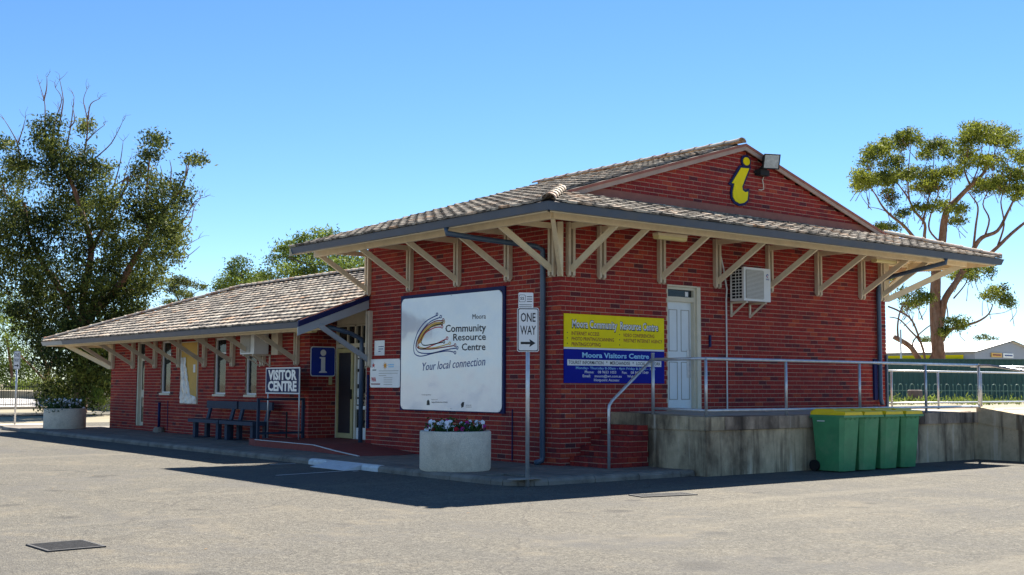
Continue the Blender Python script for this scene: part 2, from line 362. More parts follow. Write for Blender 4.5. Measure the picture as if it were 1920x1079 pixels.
# ------------------------------------------------------------------ lettering
_txt = {}
def prefetch(items):
    tmp = []
    for s, bold, shear in items:
        c = bpy.data.curves.new('t', 'FONT'); c.body = s; c.offset = bold; c.shear = shear; c.resolution_u = 2; c.fill_mode = 'FRONT' if False else c.fill_mode
        o = bpy.data.objects.new('t', c); COL.objects.link(o); tmp.append((s, bold, shear, o))
    bpy.context.view_layer.update(); dg = bpy.context.evaluated_depsgraph_get()
    for s, b, sh, o in tmp:
        me = o.evaluated_get(dg).to_mesh()
        vs = np.array([v.co[:] for v in me.vertices]) if len(me.vertices) else np.zeros((0, 3)); fs = [tuple(p.vertices) for p in me.polygons]
        _txt[(s, b, sh)] = (vs, fs); o.evaluated_get(dg).to_mesh_clear()
    for *_, o in tmp:
        c = o.data; bpy.data.objects.remove(o); bpy.data.curves.remove(c)
def text(mb, s, fr, u0, u1, vb, h, d, mi=0, bold=0, shear=0, slope=0):
    """string fitted between u0 and u1 on the baseline vb with capital height h"""
    vs, fs = _txt[(s, bold, shear)]
    if not len(vs): return
    x0, x1 = vs[:, 0].min(), vs[:, 0].max(); sx = (u1 - u0) / (x1 - x0); sy = h / CAPH
    out = [fr @ V((u0 + (x - x0) * sx, d, vb + y * sy + slope * (x - x0) * sx)) for x, y, _ in vs]
    if isinstance(mb, tuple):                       # (parent, materials): each line of lettering is a part of its own
        order = sorted(fs, key=lambda f: min(vs[i, 0] for i in f)); groups = []; right = -1e9
        for f in order:
            a, c = min(vs[i, 0] for i in f), max(vs[i, 0] for i in f)
            if a > right + .55: groups.append([])
            groups[-1].append(f); right = max(right, c)
        for gp in groups:
            ids = sorted({i for f in gp for i in f}); mp = {j: k for k, j in enumerate(ids)}
            q = MB(); q.add([out[i] for i in ids], [tuple(mp[i] for i in f) for f in gp], 0); q.build('lettering', mb[1][mi], mb[0])
    else: mb.add(out, fs, mi)
def small_print(parent, fr, u0, u1, v, h, d, mk):
    """a line of print too small to read in the photograph: a thin grey-scale line, no invented words"""
    q = MB(); q.prism([(u0, v), (u1, v), (u1, v + h * .6), (u0, v + h * .6)], fr, d - .0006, d); return q.build('small_print', mk, parent)
TEXTS = [('H', 0, 0), ('Moora', 0, 0), ('Community', .012, 0), ('Resource', .012, 0), ('Centre', .012, 0), ('Your local connection', 0, .25), ('Proudly supported by', 0, 0),
         ('Department of', 0, 0), ('Regional Development and Lands', .01, 0), ('ROYALTIES', 0, 0), ('FOR REGIONS', 0, 0), ('ONE', .012, 0), ('WAY', .012, 0), ('SS', .02, 0), ('VISITOR', .045, 0), ('CENTRE', .045, 0),
         ('Moora Community  Resource Centre', .06, 0), ('Moora Community  Resource Centre', .02, 0), ('INTERNET ACCESS', .012, 0), ('PHOTO PRINTING/SCANNING', .012, 0), ('PRINTING/COPYING', .012, 0),
         ('VIDEO CONFERENCING', .012, 0), ('WESTNET INTERNET AGENCY', .012, 0), ('Moora Visitors Centre', .03, 0), ('TOURIST INFORMATION   *   MERCHANDISE   *   LOCAL ARTWORK', .012, 0),
         ('Monday- Thursday 8-30am - 4pm Friday 8-30am - 3pm', .01, 0), ('Phone:    08 9653 1053      Fax:    08 9653 1049', .012, 0), ('Email:    moora@wn.com.au      Web:', .012, 0), ('Hotpoint Access:', .012, 0),
         ('GREE', .02, 0), ('WA', .05, 0)]
prefetch(TEXTS)
CAPH = _txt[('H', 0, 0)][0][:, 1].max()

# ================================================================== setting: ground, road, pavement, platform
def sheet(name, pts, z, mk, kind='structure', parent=None):
    mb = MB(); mb.add([(x, y, z) for x, y in pts], [tuple(range(len(pts)))]); o = mb.build(name, mk, parent)
    if kind: o['kind'] = kind
    return o
ROADZ = -.10
sheet('ground', [(-900, -900), (1200, -900), (1200, 1200), (-900, 1200)], ROADZ - .03, 'dry')
sheet('road', [(-70, -60), (60, -60), (60, -1.5), (9.4, -1.5), (9.4, 30), (-2, 30), (-2, 41), (30, 41), (30, 47), (-70, 47)], ROADZ, 'asphalt')
mb = MB()
# footpath: a body with kerb edge, slabs laid on it
KX, KY = -2.62, -2.05
pave = MB(); pave.add([(x, y, -.035) for x, y in ((KX + .1, KY + .6), (KX + .25, KY + .2), (KX + .7, KY + .08), (1.2, KY + .25), (1.2, 0), (.7, 9.2), (6, 22), (6, 24.2), (KX + .1, 24.2))], [tuple(range(9))])
pavement = pave.build('pavement', 'kerb'); pavement['kind'] = 'structure'
slab_cache = {}
def piece(cache, key, maker, mk, name, parent, M4, tone=False):
    if key not in cache:
        b = maker(); me_o = b.build(name, mk, None, tone=tone); cache[key] = me_o.data; bpy.data.objects.remove(me_o)
    o = bpy.data.objects.new(name, cache[key]); COL.objects.link(o)
    o.parent = parent; o.matrix_local = Matrix.Translation(-root_loc(parent)) @ M4
    return o
def slab_mb(w, l):
    b = MB(); c = .008; vs = [(x, y, z) for z, k in ((-.05, 0), (-c, 0), (0, c)) for x, y in ((k, k), (w - k, k), (w - k, l - k), (k, l - k))]
    b.add(vs, [(8, 9, 10, 11)] + [(i + 4 * j, (i + 1) % 4 + 4 * j, (i + 1) % 4 + 4 * j + 4, i + 4 * j + 4) for j in (0, 1) for i in range(4)]); return b
sw = [.62, .62, .62, .58]
yy = KY + .32; row = 0
while yy < 24.1:
    L = .915; xx = KX + .14
    for k, w in enumerate(sw):
        if not (k == 0 and row == 0) and not (row in (3, 4) and k == 0 and False):
            dz = random.uniform(-.004, .004)
            rot = Matrix.Rotation(random.uniform(-.004, .004), 4, 'Z') @ Matrix.Rotation(random.uniform(-.004, .004), 4, 'X')
            piece(slab_cache, (w, L), lambda: slab_mb(w - .012, L - .012), 'slab', 'paving_slab', pavement, Matrix.Translation((xx, yy, dz)) @ rot)
        xx += w
    yy += L; row += 1
xx = KX + .14 + sum(sw)
while xx < 1.15:
    w = min(.62, 1.19 - xx)
    for k in range(3):
        piece(slab_cache, (w, .62), lambda: slab_mb(w - .012, .608), 'slab', 'paving_slab', pavement, Matrix.Translation((xx, -1.75 + k * .62 - .0, random.uniform(-.003, .003))))
    xx += .62
# kerb stones
def kerb_stone(p, q, label=None, mk='kerb', drop=0):
    p, q = V(p), V(q); d = (q - p); L = d.length - .012; d.normalize(); n = V((-d.y, d.x, 0))   # n points to the road when walking with road on the left
    prof = [(-.14, -.2), (.0, -.2), (.0, -.045), (-.03, -.006), (-.07, .004 - drop), (-.14, .004 - drop)]
    b = MB(); fr = frame(p, n, d); b.prism(prof, fr, 0, L); o = b.build('kerb_stone', mk, pavement, origin=p)
    return o
for ya, yb in ((4.2, 24.25), (KY + .62, 1.75)):
    nk = round((yb - ya) / .98)
    for k in range(nk): kerb_stone((KX, ya + (yb - ya) * k / nk, 0), (KX, ya + (yb - ya) * (k + 1) / nk, 0))
for a, b in (((KX, 1.75 - .0), (KX, 2.3)), ((KX, 3.55), (KX, 4.2))):
    kerb_stone((KX, a[1], .003), (KX, b[1], .003), mk='wornwhite')
arc = [(KX + .62 - .62 * math.cos(a), KY + .62 - .62 * math.sin(a)) for a in [i * math.pi / 8 for i in range(5)]]
for i in range(4): kerb_stone((*arc[i + 1], 0), (*arc[i], 0))
xs = KX + .62
while xs < 1.15:
    x1 = min(xs + .95, 1.18); kerb_stone((x1, KY + .0, 0), (xs, KY + .0, 0)); xs = x1
b = MB(); b.add([(KX - .32, 2.32, ROADZ + .008), (KX - .32, 3.53, ROADZ + .008), (KX + .14, 3.53, .006), (KX + .14, 2.32, .006), (KX - .32, 2.32, -.2), (KX - .32, 3.53, -.2), (KX + .14, 3.53, -.2), (KX + .14, 2.32, -.2)], [(3, 2, 1, 0), (0, 1, 5, 4), (1, 2, 6, 5), (3, 0, 4, 7)])
o = b.build('kerb_ramp', 'wornwhite', pavement); o['label'] = 'white painted sloping kerb ramp'
# painted lines on the road
for a, c in (((-2.75, 2.30), (-4.4, 2.02)), ((-2.75, 4.45), (-3.25, 4.50)), ((-2.78, 2.12), (-2.9, 2.10))):
    b = MB(); b.bar((*a, ROADZ + .004), (*c, ROADZ + .004), .05, .001); o = b.build('line_marking', 'wornwhite'); o['kind'] = 'structure'

# goods platform
PX0, PX1, PY = 1.2, 9.45, -2.3
plat = MB()
plat.add([(PX0 + .03, PY + .03, -.2), (PX1 + .08, PY + .03, -.2), (PX1 + .08, PY + .03, .66), (PX0 + .03, PY + .03, .65)], [(0, 1, 2, 3)])
plat.add([(PX0 + .03, 0, -.2), (PX0 + .03, PY + .03, -.2), (PX0 + .03, PY + .03, .65), (PX0 + .03, 0, .68)], [(0, 1, 2, 3)])
platform = plat.build('platform', 'concrete'); platform['kind'] = 'structure'
b = MB()
def wedge(x0, x1, y0, y1, zb, z00, z10, z11, z01, mb):
    vs = [(x0, y0, zb), (x1, y0, zb), (x1, y1, zb), (x0, y1, zb), (x0, y0, z00), (x1, y0, z10), (x1, y1, z11), (x0, y1, z01)]
    mb.add(vs, [(3, 2, 1, 0), (4, 5, 6, 7), (0, 1, 5, 4), (1, 2, 6, 5), (2, 3, 7, 6), (3, 0, 4, 7)])
wedge(PX0, PX0 + .45, PY, 0, .655, .876, .879, .922, .92, b)
b.build('coping', 'concrete', platform)
b = MB(); xk = PX0 + .452
for k in range(4):
    x2 = PX0 + .452 + (PX1 - PX0 - .452) * (k + 1) / 4
    c = MB(); wedge(xk + .006, x2 - .006, PY - .012, PY + .4, .66, .878, .878, .885, .885, c); c.build('coping', 'coping', platform); xk = x2
b = MB(); wedge(PX0 + .45, PX1 + .4, PY + .39, 0, .5, .884, .886, .924, .922, b); b.build('deck', 'concrete2', platform)
# ramp beside the platform: side wall falls towards the street
b = MB()
prof = [(-PY + 0, -.2), (9.0, -.2), (9.0, -.02), (-PY + .02, .985)]
ramp = thing('access_ramp', 'stained concrete ramp wall falling towards the street beside the platform', 'ramp', (PX1, PY, 0))
fr = frame((PX1 + .03, 0, 0), (0, -1, 0), (-1, 0, 0)); b.prism([(2.27, -.2), (9.0, -.2), (9.0, -.3), (2.27, .66)], fr, -3.0, 0); b.build('wall', 'concrete', ramp)
b = MB(); b.prism([(2.27, .66), (9, -.31), (9, -.02), (2.27, .985)], fr, -.4, .025); b.build('coping', 'concrete', ramp)
b = MB(); b.prism([(2.27, .66), (9, -.31), (9, -.04), (2.27, .955)], fr, -3.0, -.41); b.build('ramp_surface', 'concrete2', ramp)
# station yard behind, at platform level
b = MB(); b.box((9.86, PY + .4, -.3), (160, 170, .84)); o = b.build('station_yard', 'dry'); o['kind'] = 'structure'

# ================================================================== the brick building
W, D = 9.65, 6.45
bld = thing('brick_building', 'red brick railway building with tiled roofs, bracketed eaves and a long low wing', 'building', (0, 0, 0))
PITCH, EO, EZ = .305, 1.85, 4.24
RIDX = W / 2; RIDZ = EZ + PITCH * (RIDX + EO)
zs = lambda x: EZ + PITCH * (min(x, W - x) + EO)             # main roof height over x
WG, WZ, WP, WY1, WRX = -1.70, 2.70, .36, 23.6, 3.0           # wing gutter x, z, pitch, far eave, ridge x
WRZ = WZ + WP * (WRX - WG)

def solid(rect, ops):
    """rectangle minus openings, as rectangles"""
    u0, u1, z0, z1 = rect; cuts = sorted({u0, u1, *[o[0] for o in ops], *[o[1] for o in ops]}); out = []
    for a, c in zip(cuts, cuts[1:]):
        mid = (a + c) / 2; zz = z0
        for o in sorted([o for o in ops if o[0] <= mid <= o[1]], key=lambda o: o[2]):
            if o[2] > zz: out.append((a, c, zz, o[2]))
            zz = o[3]
        if zz < z1: out.append((a, c, zz, z1))
    return out
CH = .086
ALLBR = []
def lay(fr, parent, u0, u1, z0, ops=(), top=None, parity=0, flip=False, hide=()):
    """stretcher bond between u0 and u1; the corner end (u0, or u1 when flip) starts with header / stretcher by turns"""
    k = 0; z = z0
    while True:
        za, zb = z + .006, z + CH - .006
        if za > max(top(u0), top(u1), top((u0 + u1) / 2)): break
        first = .11 if (k + parity) % 2 else .23
        edges = [0]; e = first + .01
        while e < (u1 - u0): edges.append(e); e += .24
        edges.append(u1 - u0)
        for a, c in zip(edges, edges[1:]):
            a2, c2 = (a, c - .01) if c < u1 - u0 - 1e-6 else (a, c)
            if c2 - a2 < .02: continue
            if flip: a2, c2 = (u1 - u0) - c2, (u1 - u0) - a2
            segs = [(u0 + a2, u0 + c2)]
            for o in ops:
                if za < o[3] - .02 and zb > o[2] + .02:
                    ns = []
                    for p, q in segs:
                        if q <= o[0] or p >= o[1]: ns.append((p, q)); continue
                        if p < o[0]: ns.append((p, o[0]))
                        if q > o[1]: ns.append((o[1], q))
                    segs = ns
            for p, q in segs:
                if q - p < .02 or (za + zb) / 2 > top((p + q) / 2): continue
                t = random.random(); tone = random.choice((.25, .3, .38)) + .5 * t if t > .07 else t * 2.5
                if random.random() < .04: tone = random.uniform(.9, 1)
                cen = fr @ V(((p + q) / 2, 0, (za + zb) / 2)); pr = proj(cen)
                hid = any(h[0] - .05 < (p + q) / 2 < h[1] + .05 and h[2] - .03 < za < h[3] for h in hide)
                A = proj(fr @ V((p, 0, za))); B_ = proj(fr @ V((q, 0, zb)))
                vis = 0 if (hid or pr[2] < 1 or pr[0] > 1920 or pr[0] < 0) else abs(A[0] - B_[0]) * abs(A[1] - B_[1])
                ALLBR.append((vis, fr, parent, p, q, za, zb, tone))
        z += CH; k += 1
def wall(fr, rect, ops, name='wall', back=.22, top=None):
    b = MB()
    for (a, c, z0, z1) in solid(rect, ops): b.box((a, -.005, z0), (c, -back, z1), 0, fr)
    return b.build(name, 'mortar', bld)
ZB = -.13
DOOR = (2.66, 3.57, .93, 3.28)
flat = lambda h: (lambda u: h)
w1 = wall(FRONT(), (.0105, W - .0105, ZB, 4.7), [DOOR])
b = MB(); b.prism([(.1, 4.7), (W - .1, 4.7), (RIDX, RIDZ - .12)], FRONT(), -.005, -.22); gable = b.build('gable', 'mortar', bld)
lay(FRONT(), w1, 0, W, ZB, [DOOR], flat(4.70), 0, False, hide=[(.06, 2.55, 1.43, 2.65), (4.3, 5.2, 3.05, 3.75)])
lay(FRONT(), gable, .05, W - .05, ZB + 57 * CH, [], lambda u: zs(u) - .075, 0)
w2 = wall(SIDE(), (-D, -.232, ZB, 4.5), [])
lay(SIDE(), w2, -D, 0, ZB, [], flat(4.40), 1, True, hide=[(-5.0, -1.6, .87, 3.17)])
frR = frame((W, 0, 0), (0, 1, 0), (1, 0, 0)); w3 = wall(frR, (.232, D, ZB, 4.5), [])
lay(frR, w3, 0, D, ZB, [], flat(4.4), 1)
frB = frame((0, D, 0), (-1, 0, 0), (0, 1, 0)); w4 = wall(frB, (-W + .25, -.25, ZB, 4.6), [])
b = MB(); b.prism([(-W + .1, 4.6), (-.1, 4.6), (-RIDX, RIDZ - .12)], frB, -.009, -.2); b.build('gable', 'mortar', bld)
lay(frB, w4, -1.2, 0, ZB + 30 * CH, [], flat(4.5), 0)
# wing
WINS = [(17.15, 17.86, 1.12, 2.61), (13.50, 14.22, 1.12, 2.60), (11.70, 12.34, 1.12, 2.59)]
WDOOR = (19.12, 19.74, .12, 2.63)
BOARDW = (15.24, 16.33, .84, 2.53)
ops = [(-c, -a, z0, z1) for a, c, z0, z1 in WINS + [WDOOR]]
WL = 21.9
w5 = wall(SIDE(), (-WL + .01, -9.232, ZB, 2.9), ops, back=.25)
lay(SIDE(), w5, -WL, -9.0, ZB, ops, flat(2.85), 0, True)
frT = frame((0, 9.0, 0), (1, 0, 0), (0, -1, 0)); w6 = wall(frT, (.0105, .72, ZB, 3.2), [])
lay(frT, w6, 0, .72, ZB, [], flat(3.1), 1)
frE = frame((0, WL, 0), (-1, 0, 0), (0, 1, 0)); w7 = wall(frE, (-6.0, -.25, ZB, 2.9), [])
lay(frE, w7, -6.0, 0, ZB, [], flat(2.85), 1, True)
b = MB(); b.box((5.8, 6.5, ZB), (6.0, WL - .2, 2.9)); b.box((-.02, D + .21, ZB), (5.8, D + .25, 2.9)) if False else None
b.build('wall', 'mortar', bld)
# choose the bricks that show largest as single pieces, lay the rest as one body
ALLBR.sort(key=lambda r: -r[0])
bc = {}; rest = MB()
for i, (vis, fr, parent, p, q, za, zb, tone) in enumerate(ALLBR):
    j = random.uniform(-.002, .002)
    if i < 300 and vis > 0:
        wq = round(q - p, 2); tq = round(tone * 14) / 14
        def mk(w=wq, t=tq):
            m_ = MB(); h = CH - .012; k = .002
            vs = [(x, y, z) for y, e in ((.02, 0), (k, 0), (0, k)) for x, z in ((-w / 2 + e, -h / 2 + e), (w / 2 - e, -h / 2 + e), (w / 2 - e, h / 2 - e), (-w / 2 + e, h / 2 - e))]
            m_.add([(x, -y, z) for x, y, z in vs], [(11, 10, 9, 8)] + [((i_ + 1) % 4 + 4 * r, i_ + 4 * r, i_ + 4 * r + 4, (i_ + 1) % 4 + 4 * r + 4) for r in (0, 1) for i_ in range(4)], 0, t); return m_
        piece(bc, (wq, tq), mk, 'brick', 'brick', parent, fr @ Matrix.Translation(((p + q) / 2, j, (za + zb) / 2)), True)
    else:
        vs = [fr @ V((x, y, z)) for y in (j, -.02) for x, z in ((p, za), (q, za), (q, zb), (p, zb))]
        rest.add(vs, [(0, 1, 2, 3), (1, 0, 4, 5), (2, 1, 5, 6), (3, 2, 6, 7), (0, 3, 7, 4)], 0, tone)
o = rest.build('brickwork', 'brick', bld, tone=True); o['kind'] = 'stuff'

# ---------------- roofs
def plane_fr(o, u, t):
    u, t = V(u).normalized(), V(t).normalized(); n = u.cross(t).normalized()
    if n.z < 0: n = -n
    return Matrix(((u.x, t.x, n.x, o[0]), (u.y, t.y, n.y, o[1]), (u.z, t.z, n.z, o[2]), (0, 0, 0, 1)))
TW, TG = .30, .318
ALLT = []
def tiles(fr, U, Tt, inside, parent):
    for r in range(int(math.ceil(Tt / TG))):
        for c in range(-1, int(U / TW) + 2):
            u = c * TW + (r % 2) * .15; t = r * TG - .03
            if inside(u + TW / 2, t + TG / 2):
                cen = fr @ V((u + TW / 2, t + TG / 2, .02)); n = V((fr[0][2], fr[1][2], fr[2][2])); pr = proj(cen)
                d = (CAM - cen); fac = max(0, d.normalized().dot(n)) / max(1, d.length) ** 2
                if not (0 < pr[0] < 1920): fac = 0
                tn = min(.93, max(0, random.gauss(.52, .27)))
                if random.random() < .05: tn = random.uniform(.93, 1)
                ALLT.append((fac, fr, parent, u + random.uniform(-.004, .004), t + random.uniform(-.006, .006), random.uniform(0, .006), tn))
PROF = [(0, .007), (.04, .014), (.08, .007), (.14, .004), (.25, .004), (.292, .008)]
def tile_geo(mb, M4, tone):
    n = len(PROF); L = TG + .05
    vs = [M4 @ V((u, 0, h + .044)) for u, h in PROF] + [M4 @ V((u, L, h + .004)) for u, h in PROF] + [M4 @ V((u, .004, h + .004)) for u, h in PROF]
    fs = [(i, i + 1, n + i + 1, n + i) for i in range(n - 1)] + [(2 * n + i, 2 * n + i + 1, i + 1, i) for i in range(n - 1)]
    fs += [(2 * n, 0, n), (n - 1, 3 * n - 1, 2 * n - 1)]
    mb.add(vs, fs, 0, tone)
roof = MB()
def tri(*p): roof.add(p, [tuple(range(len(p)))])
E0 = V((-EO, -EO, EZ)); zt = EZ + PITCH * EO
VY0, VY1 = -.13, D + .10
g = .0
tri((-EO, -EO, EZ), (0, 0, zt), (0, VY0, zt), (RIDX, VY0, RIDZ), (RIDX, VY1, RIDZ), (-EO, VY1, EZ))
tri((W + EO, -EO, EZ), (W + EO, VY1, EZ), (RIDX, VY1, RIDZ), (RIDX, VY0, RIDZ), (W, VY0, zt), (W, 0, zt))
tri((-EO, -EO, EZ), (W + EO, -EO, EZ), (W, 0, zt), (0, 0, zt))
RB = roof.build('roof', 'deck', bld)
cs = math.sqrt(1 + PITCH ** 2)
tiles(plane_fr((-EO, VY1, EZ), (0, -1, 0), (1, 0, PITCH)), VY1 + EO, (RIDX + EO) * cs,
      lambda u, t: (lambda x, y: y < VY1 - .02 and x < RIDX and ((x < 0 and y > x + .05) or (x >= 0 and y > VY0 + .1)))(-EO + t / cs, VY1 - u), RB)
tiles(plane_fr((W + EO, -EO, EZ), (0, 1, 0), (-1, 0, PITCH)), VY1 + EO, (RIDX + EO) * cs,
      lambda u, t: (lambda d, y: y < VY1 - .02 and d < RIDX + EO and ((d < EO and y > -EO + (d) + .05) or (d >= EO and y > VY0 + .1)))(t / cs, -EO + u), RB)
tiles(plane_fr((-EO, -EO, EZ), (1, 0, 0), (0, 1, PITCH)), W + 2 * EO, EO * cs,
      lambda u, t: (lambda x, y: y < -.0 and x > y + .05 and x < W - y - .05)(-EO + u, -EO + t / cs), RB)
# wing roof
wr = MB(); HB = 4.7; WBX = 2 * WRX - WG
wr.add([(WG, WY1, WZ), (WRX, WY1 - HB, WRZ), (WRX, D + .02, WRZ), (.02, D + .02, WZ + WP * (.02 - WG)), (.02, D - .08, WZ + WP * (.02 - WG)), (WG, D - .08, WZ)], [tuple(range(6))])
wr.add([(WG, WY1, WZ), (WBX, WY1, WZ), (WRX, WY1 - HB, WRZ)], [(0, 1, 2)])
wr.add([(WBX, WY1, WZ), (WBX, D + .02, WZ), (WRX, D + .02, WRZ), (WRX, WY1 - HB, WRZ)], [(0, 1, 2, 3)])
WB = wr.build('roof', 'deck', bld)
cw = math.sqrt(1 + WP ** 2)
tiles(plane_fr((WG, WY1, WZ), (0, -1, 0), (1, 0, WP)), WY1 - D + .2, 4.7 * cw, lambda u, t: (lambda d, y: d < 4.68 and y < WY1 - d - .05 and y > (D - .02 if d < 1.7 else D + .12))(t / cw, WY1 - u), WB)
tiles(plane_fr((WBX, WY1, WZ), (-1, 0, 0), (0, -1, WP)), WBX - WG, 4.7 * cw, lambda u, t: (lambda d, x: x > WG + d + .05 and x < WBX - d - .05)(t / cw, WBX - u), WB)
tiles(plane_fr((WBX, D, WZ), (0, 1, 0), (-1, 0, WP)), WY1 - D, 4.7 * cw, lambda u, t: (lambda d, y: d < 4.68 and y < WY1 - d - .05 and y > D + .1)(t / cw, D + u), WB)
ALLT.sort(key=lambda r: -r[0])
tcache = {}; rest = MB()
for i, (fac, fr, parent, u, t, dz, tn) in enumerate(ALLT):
    M4 = fr @ Matrix.Translation((u, t, dz))
    if i < 300 and fac > 0:
        tq = round(tn * 16) / 16
        def mk(t_=tq):
            m_ = MB(); tile_geo(m_, Matrix.Identity(4), t_); return m_
        piece(tcache, tq, mk, 'tile', 'roof_tile', parent, M4, True)
    else: tile_geo(rest, M4, tn)
o = rest.build('roof_tiles', 'tile', bld, tone=True); o['kind'] = 'stuff'
# ridge and hip caps
capc = {}
def caps(p, q, parent, L=.40):
    p, q = V(p), V(q); d = q - p; n = max(1, round(d.length / L)); st = d.length / n; d.normalize(); r = d.cross(V((0, 0, 1))).normalized(); u = r.cross(d)
    for k in range(n):
        tq = random.randint(0, 6) / 6
        def mk(t_=tq, l=round(st, 2)):
            m_ = MB(); sg = 7
            for ring, (y, rad) in enumerate(((0, .125), (.03, .125), (.035, .112), (l + .03, .10))):
                pass
            rings = [(0, .128), (.05, .125), (.055, .112), (l + .04, .102)]
            vs = [(-rr * math.cos(math.pi * a / sg), y, rr * .72 * math.sin(math.pi * a / sg) - .01) for y, rr in rings for a in range(sg + 1)]
            fs = [(i * (sg + 1) + a, i * (sg + 1) + a + 1, (i + 1) * (sg + 1) + a + 1, (i + 1) * (sg + 1) + a) for i in range(3) for a in range(sg)]
            vs2 = [(x * .82, y, z * .8) for x, y, z in vs[:sg + 1]]
            m_.add(vs + vs2, fs + [(a + 1, a, len(vs) + a, len(vs) + a + 1) for a in range(sg)], 0, t_); return m_
        o = p + d * (st * k)
        M4 = Matrix(((r.x, d.x, u.x, o.x), (r.y, d.y, u.y, o.y), (r.z, d.z, u.z, o.z + .03), (0, 0, 0, 1)))
        piece(capc, (tq, round(st, 2)), mk, 'terracotta', 'ridge_tile', parent, M4, True)
caps((RIDX, VY0 + .1, RIDZ + .03), (RIDX, VY1, RIDZ + .03), RB)
caps((-EO + .06, -EO + .06, EZ + .03), (-.02, -.02, zt + .03), RB); caps((W + EO - .06, -EO + .06, EZ + .03), (W + .02, -.02, zt + .03), RB)
caps((WG + .1, WY1 - .1, WZ + .05), (WRX, WY1 - HB, WRZ + .04), WB); caps((WBX - .1, WY1 - .1, WZ + .05), (WRX, WY1 - HB, WRZ + .04), WB)
caps((WRX, WY1 - HB, WRZ + .03), (WRX, D + .05, WRZ + .03), WB)
# verges: barge boards, flashing
def barge(x0, z0, x1, z1, y, h, t, mk, parent=bld, name='barge_board'):
    b = MB(); b.prism([(x0, z0 - h), (x1, z1 - h), (x1, z1), (x0, z0)], FRONT(y), 0, t); return b.build(name, mk, parent)
for sgn in (0, 1):
    X = (lambda x: x) if not sgn else (lambda x: W - x)
    a, c = (.02, RIDX - .001)
    barge(X(a), zs(a) - .035, X(c), zs(c) - .035, -.09, .10, .03, 'barge')
    barge(X(-.02), zs(-.02) - .002, X(c), zs(c) - .002, -.085, .05, .05, 'flash', name='verge_trim')
    barge(X(-EO), EZ - .02, X(c), zs(c) - .02, VY1 + .01, .16, .02, 'cream')
b = MB(); b.prism([(.04, zt - .01), (W - .04, zt - .01), (W - .55, zt + .16), (.55, zt + .16)], FRONT(), .004, .03); b.build('apron_flashing', 'flash', bld)
# wing verge
b = MB(); vz = lambda x: WZ + WP * (x - WG)
b.prism([(WG - .04, vz(WG) - .30), (-.03, vz(-.03) - .27), (-.03, vz(-.03) - .085), (WG - .04, vz(WG) - .125)], FRONT(D - .09), 0, .03); b.build('barge_board', 'palegutter', bld)
b = MB(); b.prism([(WG - .03, vz(WG) - .12), (-.03, vz(-.03) - .08), (-.03, vz(-.03) + .01), (WG - .03, vz(WG) + .005)], FRONT(D - .085), 0, .045); b.build('verge_trim', 'navy', bld)
b = MB(); b.prism([(WG + .02, vz(WG) + .0), (-.02, vz(-.02) + .03), (-.02, vz(-.02) + .06), (WG + .02, vz(WG) + .03)], FRONT(D - .08), 0, .03); b.build('verge_tile_edge', 'flash', bld)
# gutters (ogee-ish trough swept round the eaves)
GP = [(-.12, -.125), (-.05, -.125), (-.012, -.02), (0, 0), (-.014, 0), (-.055, -.11), (-.11, -.11), (-.11, .0), (-.12, .0)]
def gutter(path, outs, mk, parent=bld):
    b = MB(); n = len(GP)
    for p, o in zip(path, outs):
        for d, z in GP: b.v.append(tuple(V(p) + V((o[0], o[1], 0)) * d + V((0, 0, z))))
    for i in range(len(path) - 1):
        for k in range(n):
            j = (k + 1) % n; b.f.append((i * n + k, i * n + j, (i + 1) * n + j, (i + 1) * n + k)); b.m.append(0); b.t.append(0)
    b.f += [tuple(range(n)), tuple(reversed(range((len(path) - 1) * n, len(path) * n)))]; b.m += [0, 0]; b.t += [0, 0]
    return b.build('gutter', mk, parent)
gutter([(-EO, VY1, EZ), (-EO, -EO, EZ)], [(-1, 0), (-1, -1)], 'blue'); gutter([(-EO, -EO, EZ), (W + EO, -EO, EZ)], [(-1, -1), (1, -1)], 'blue'); gutter([(W + EO, -EO, EZ), (W + EO, VY1, EZ)], [(1, -1), (1, 0)], 'blue')
gutter([(WG, 21.6, WZ), (WG, D - .09, WZ)], [(-1, 0), (-1, 0)], 'blue'); gutter([(WG, WY1, WZ), (WG, 21.605, WZ)], [(-1, 1), (-1, 0)], 'palegutter'); gutter([(WBX, WY1, WZ), (WG, WY1, WZ)], [(1, 1), (-1, 1)], 'palegutter')
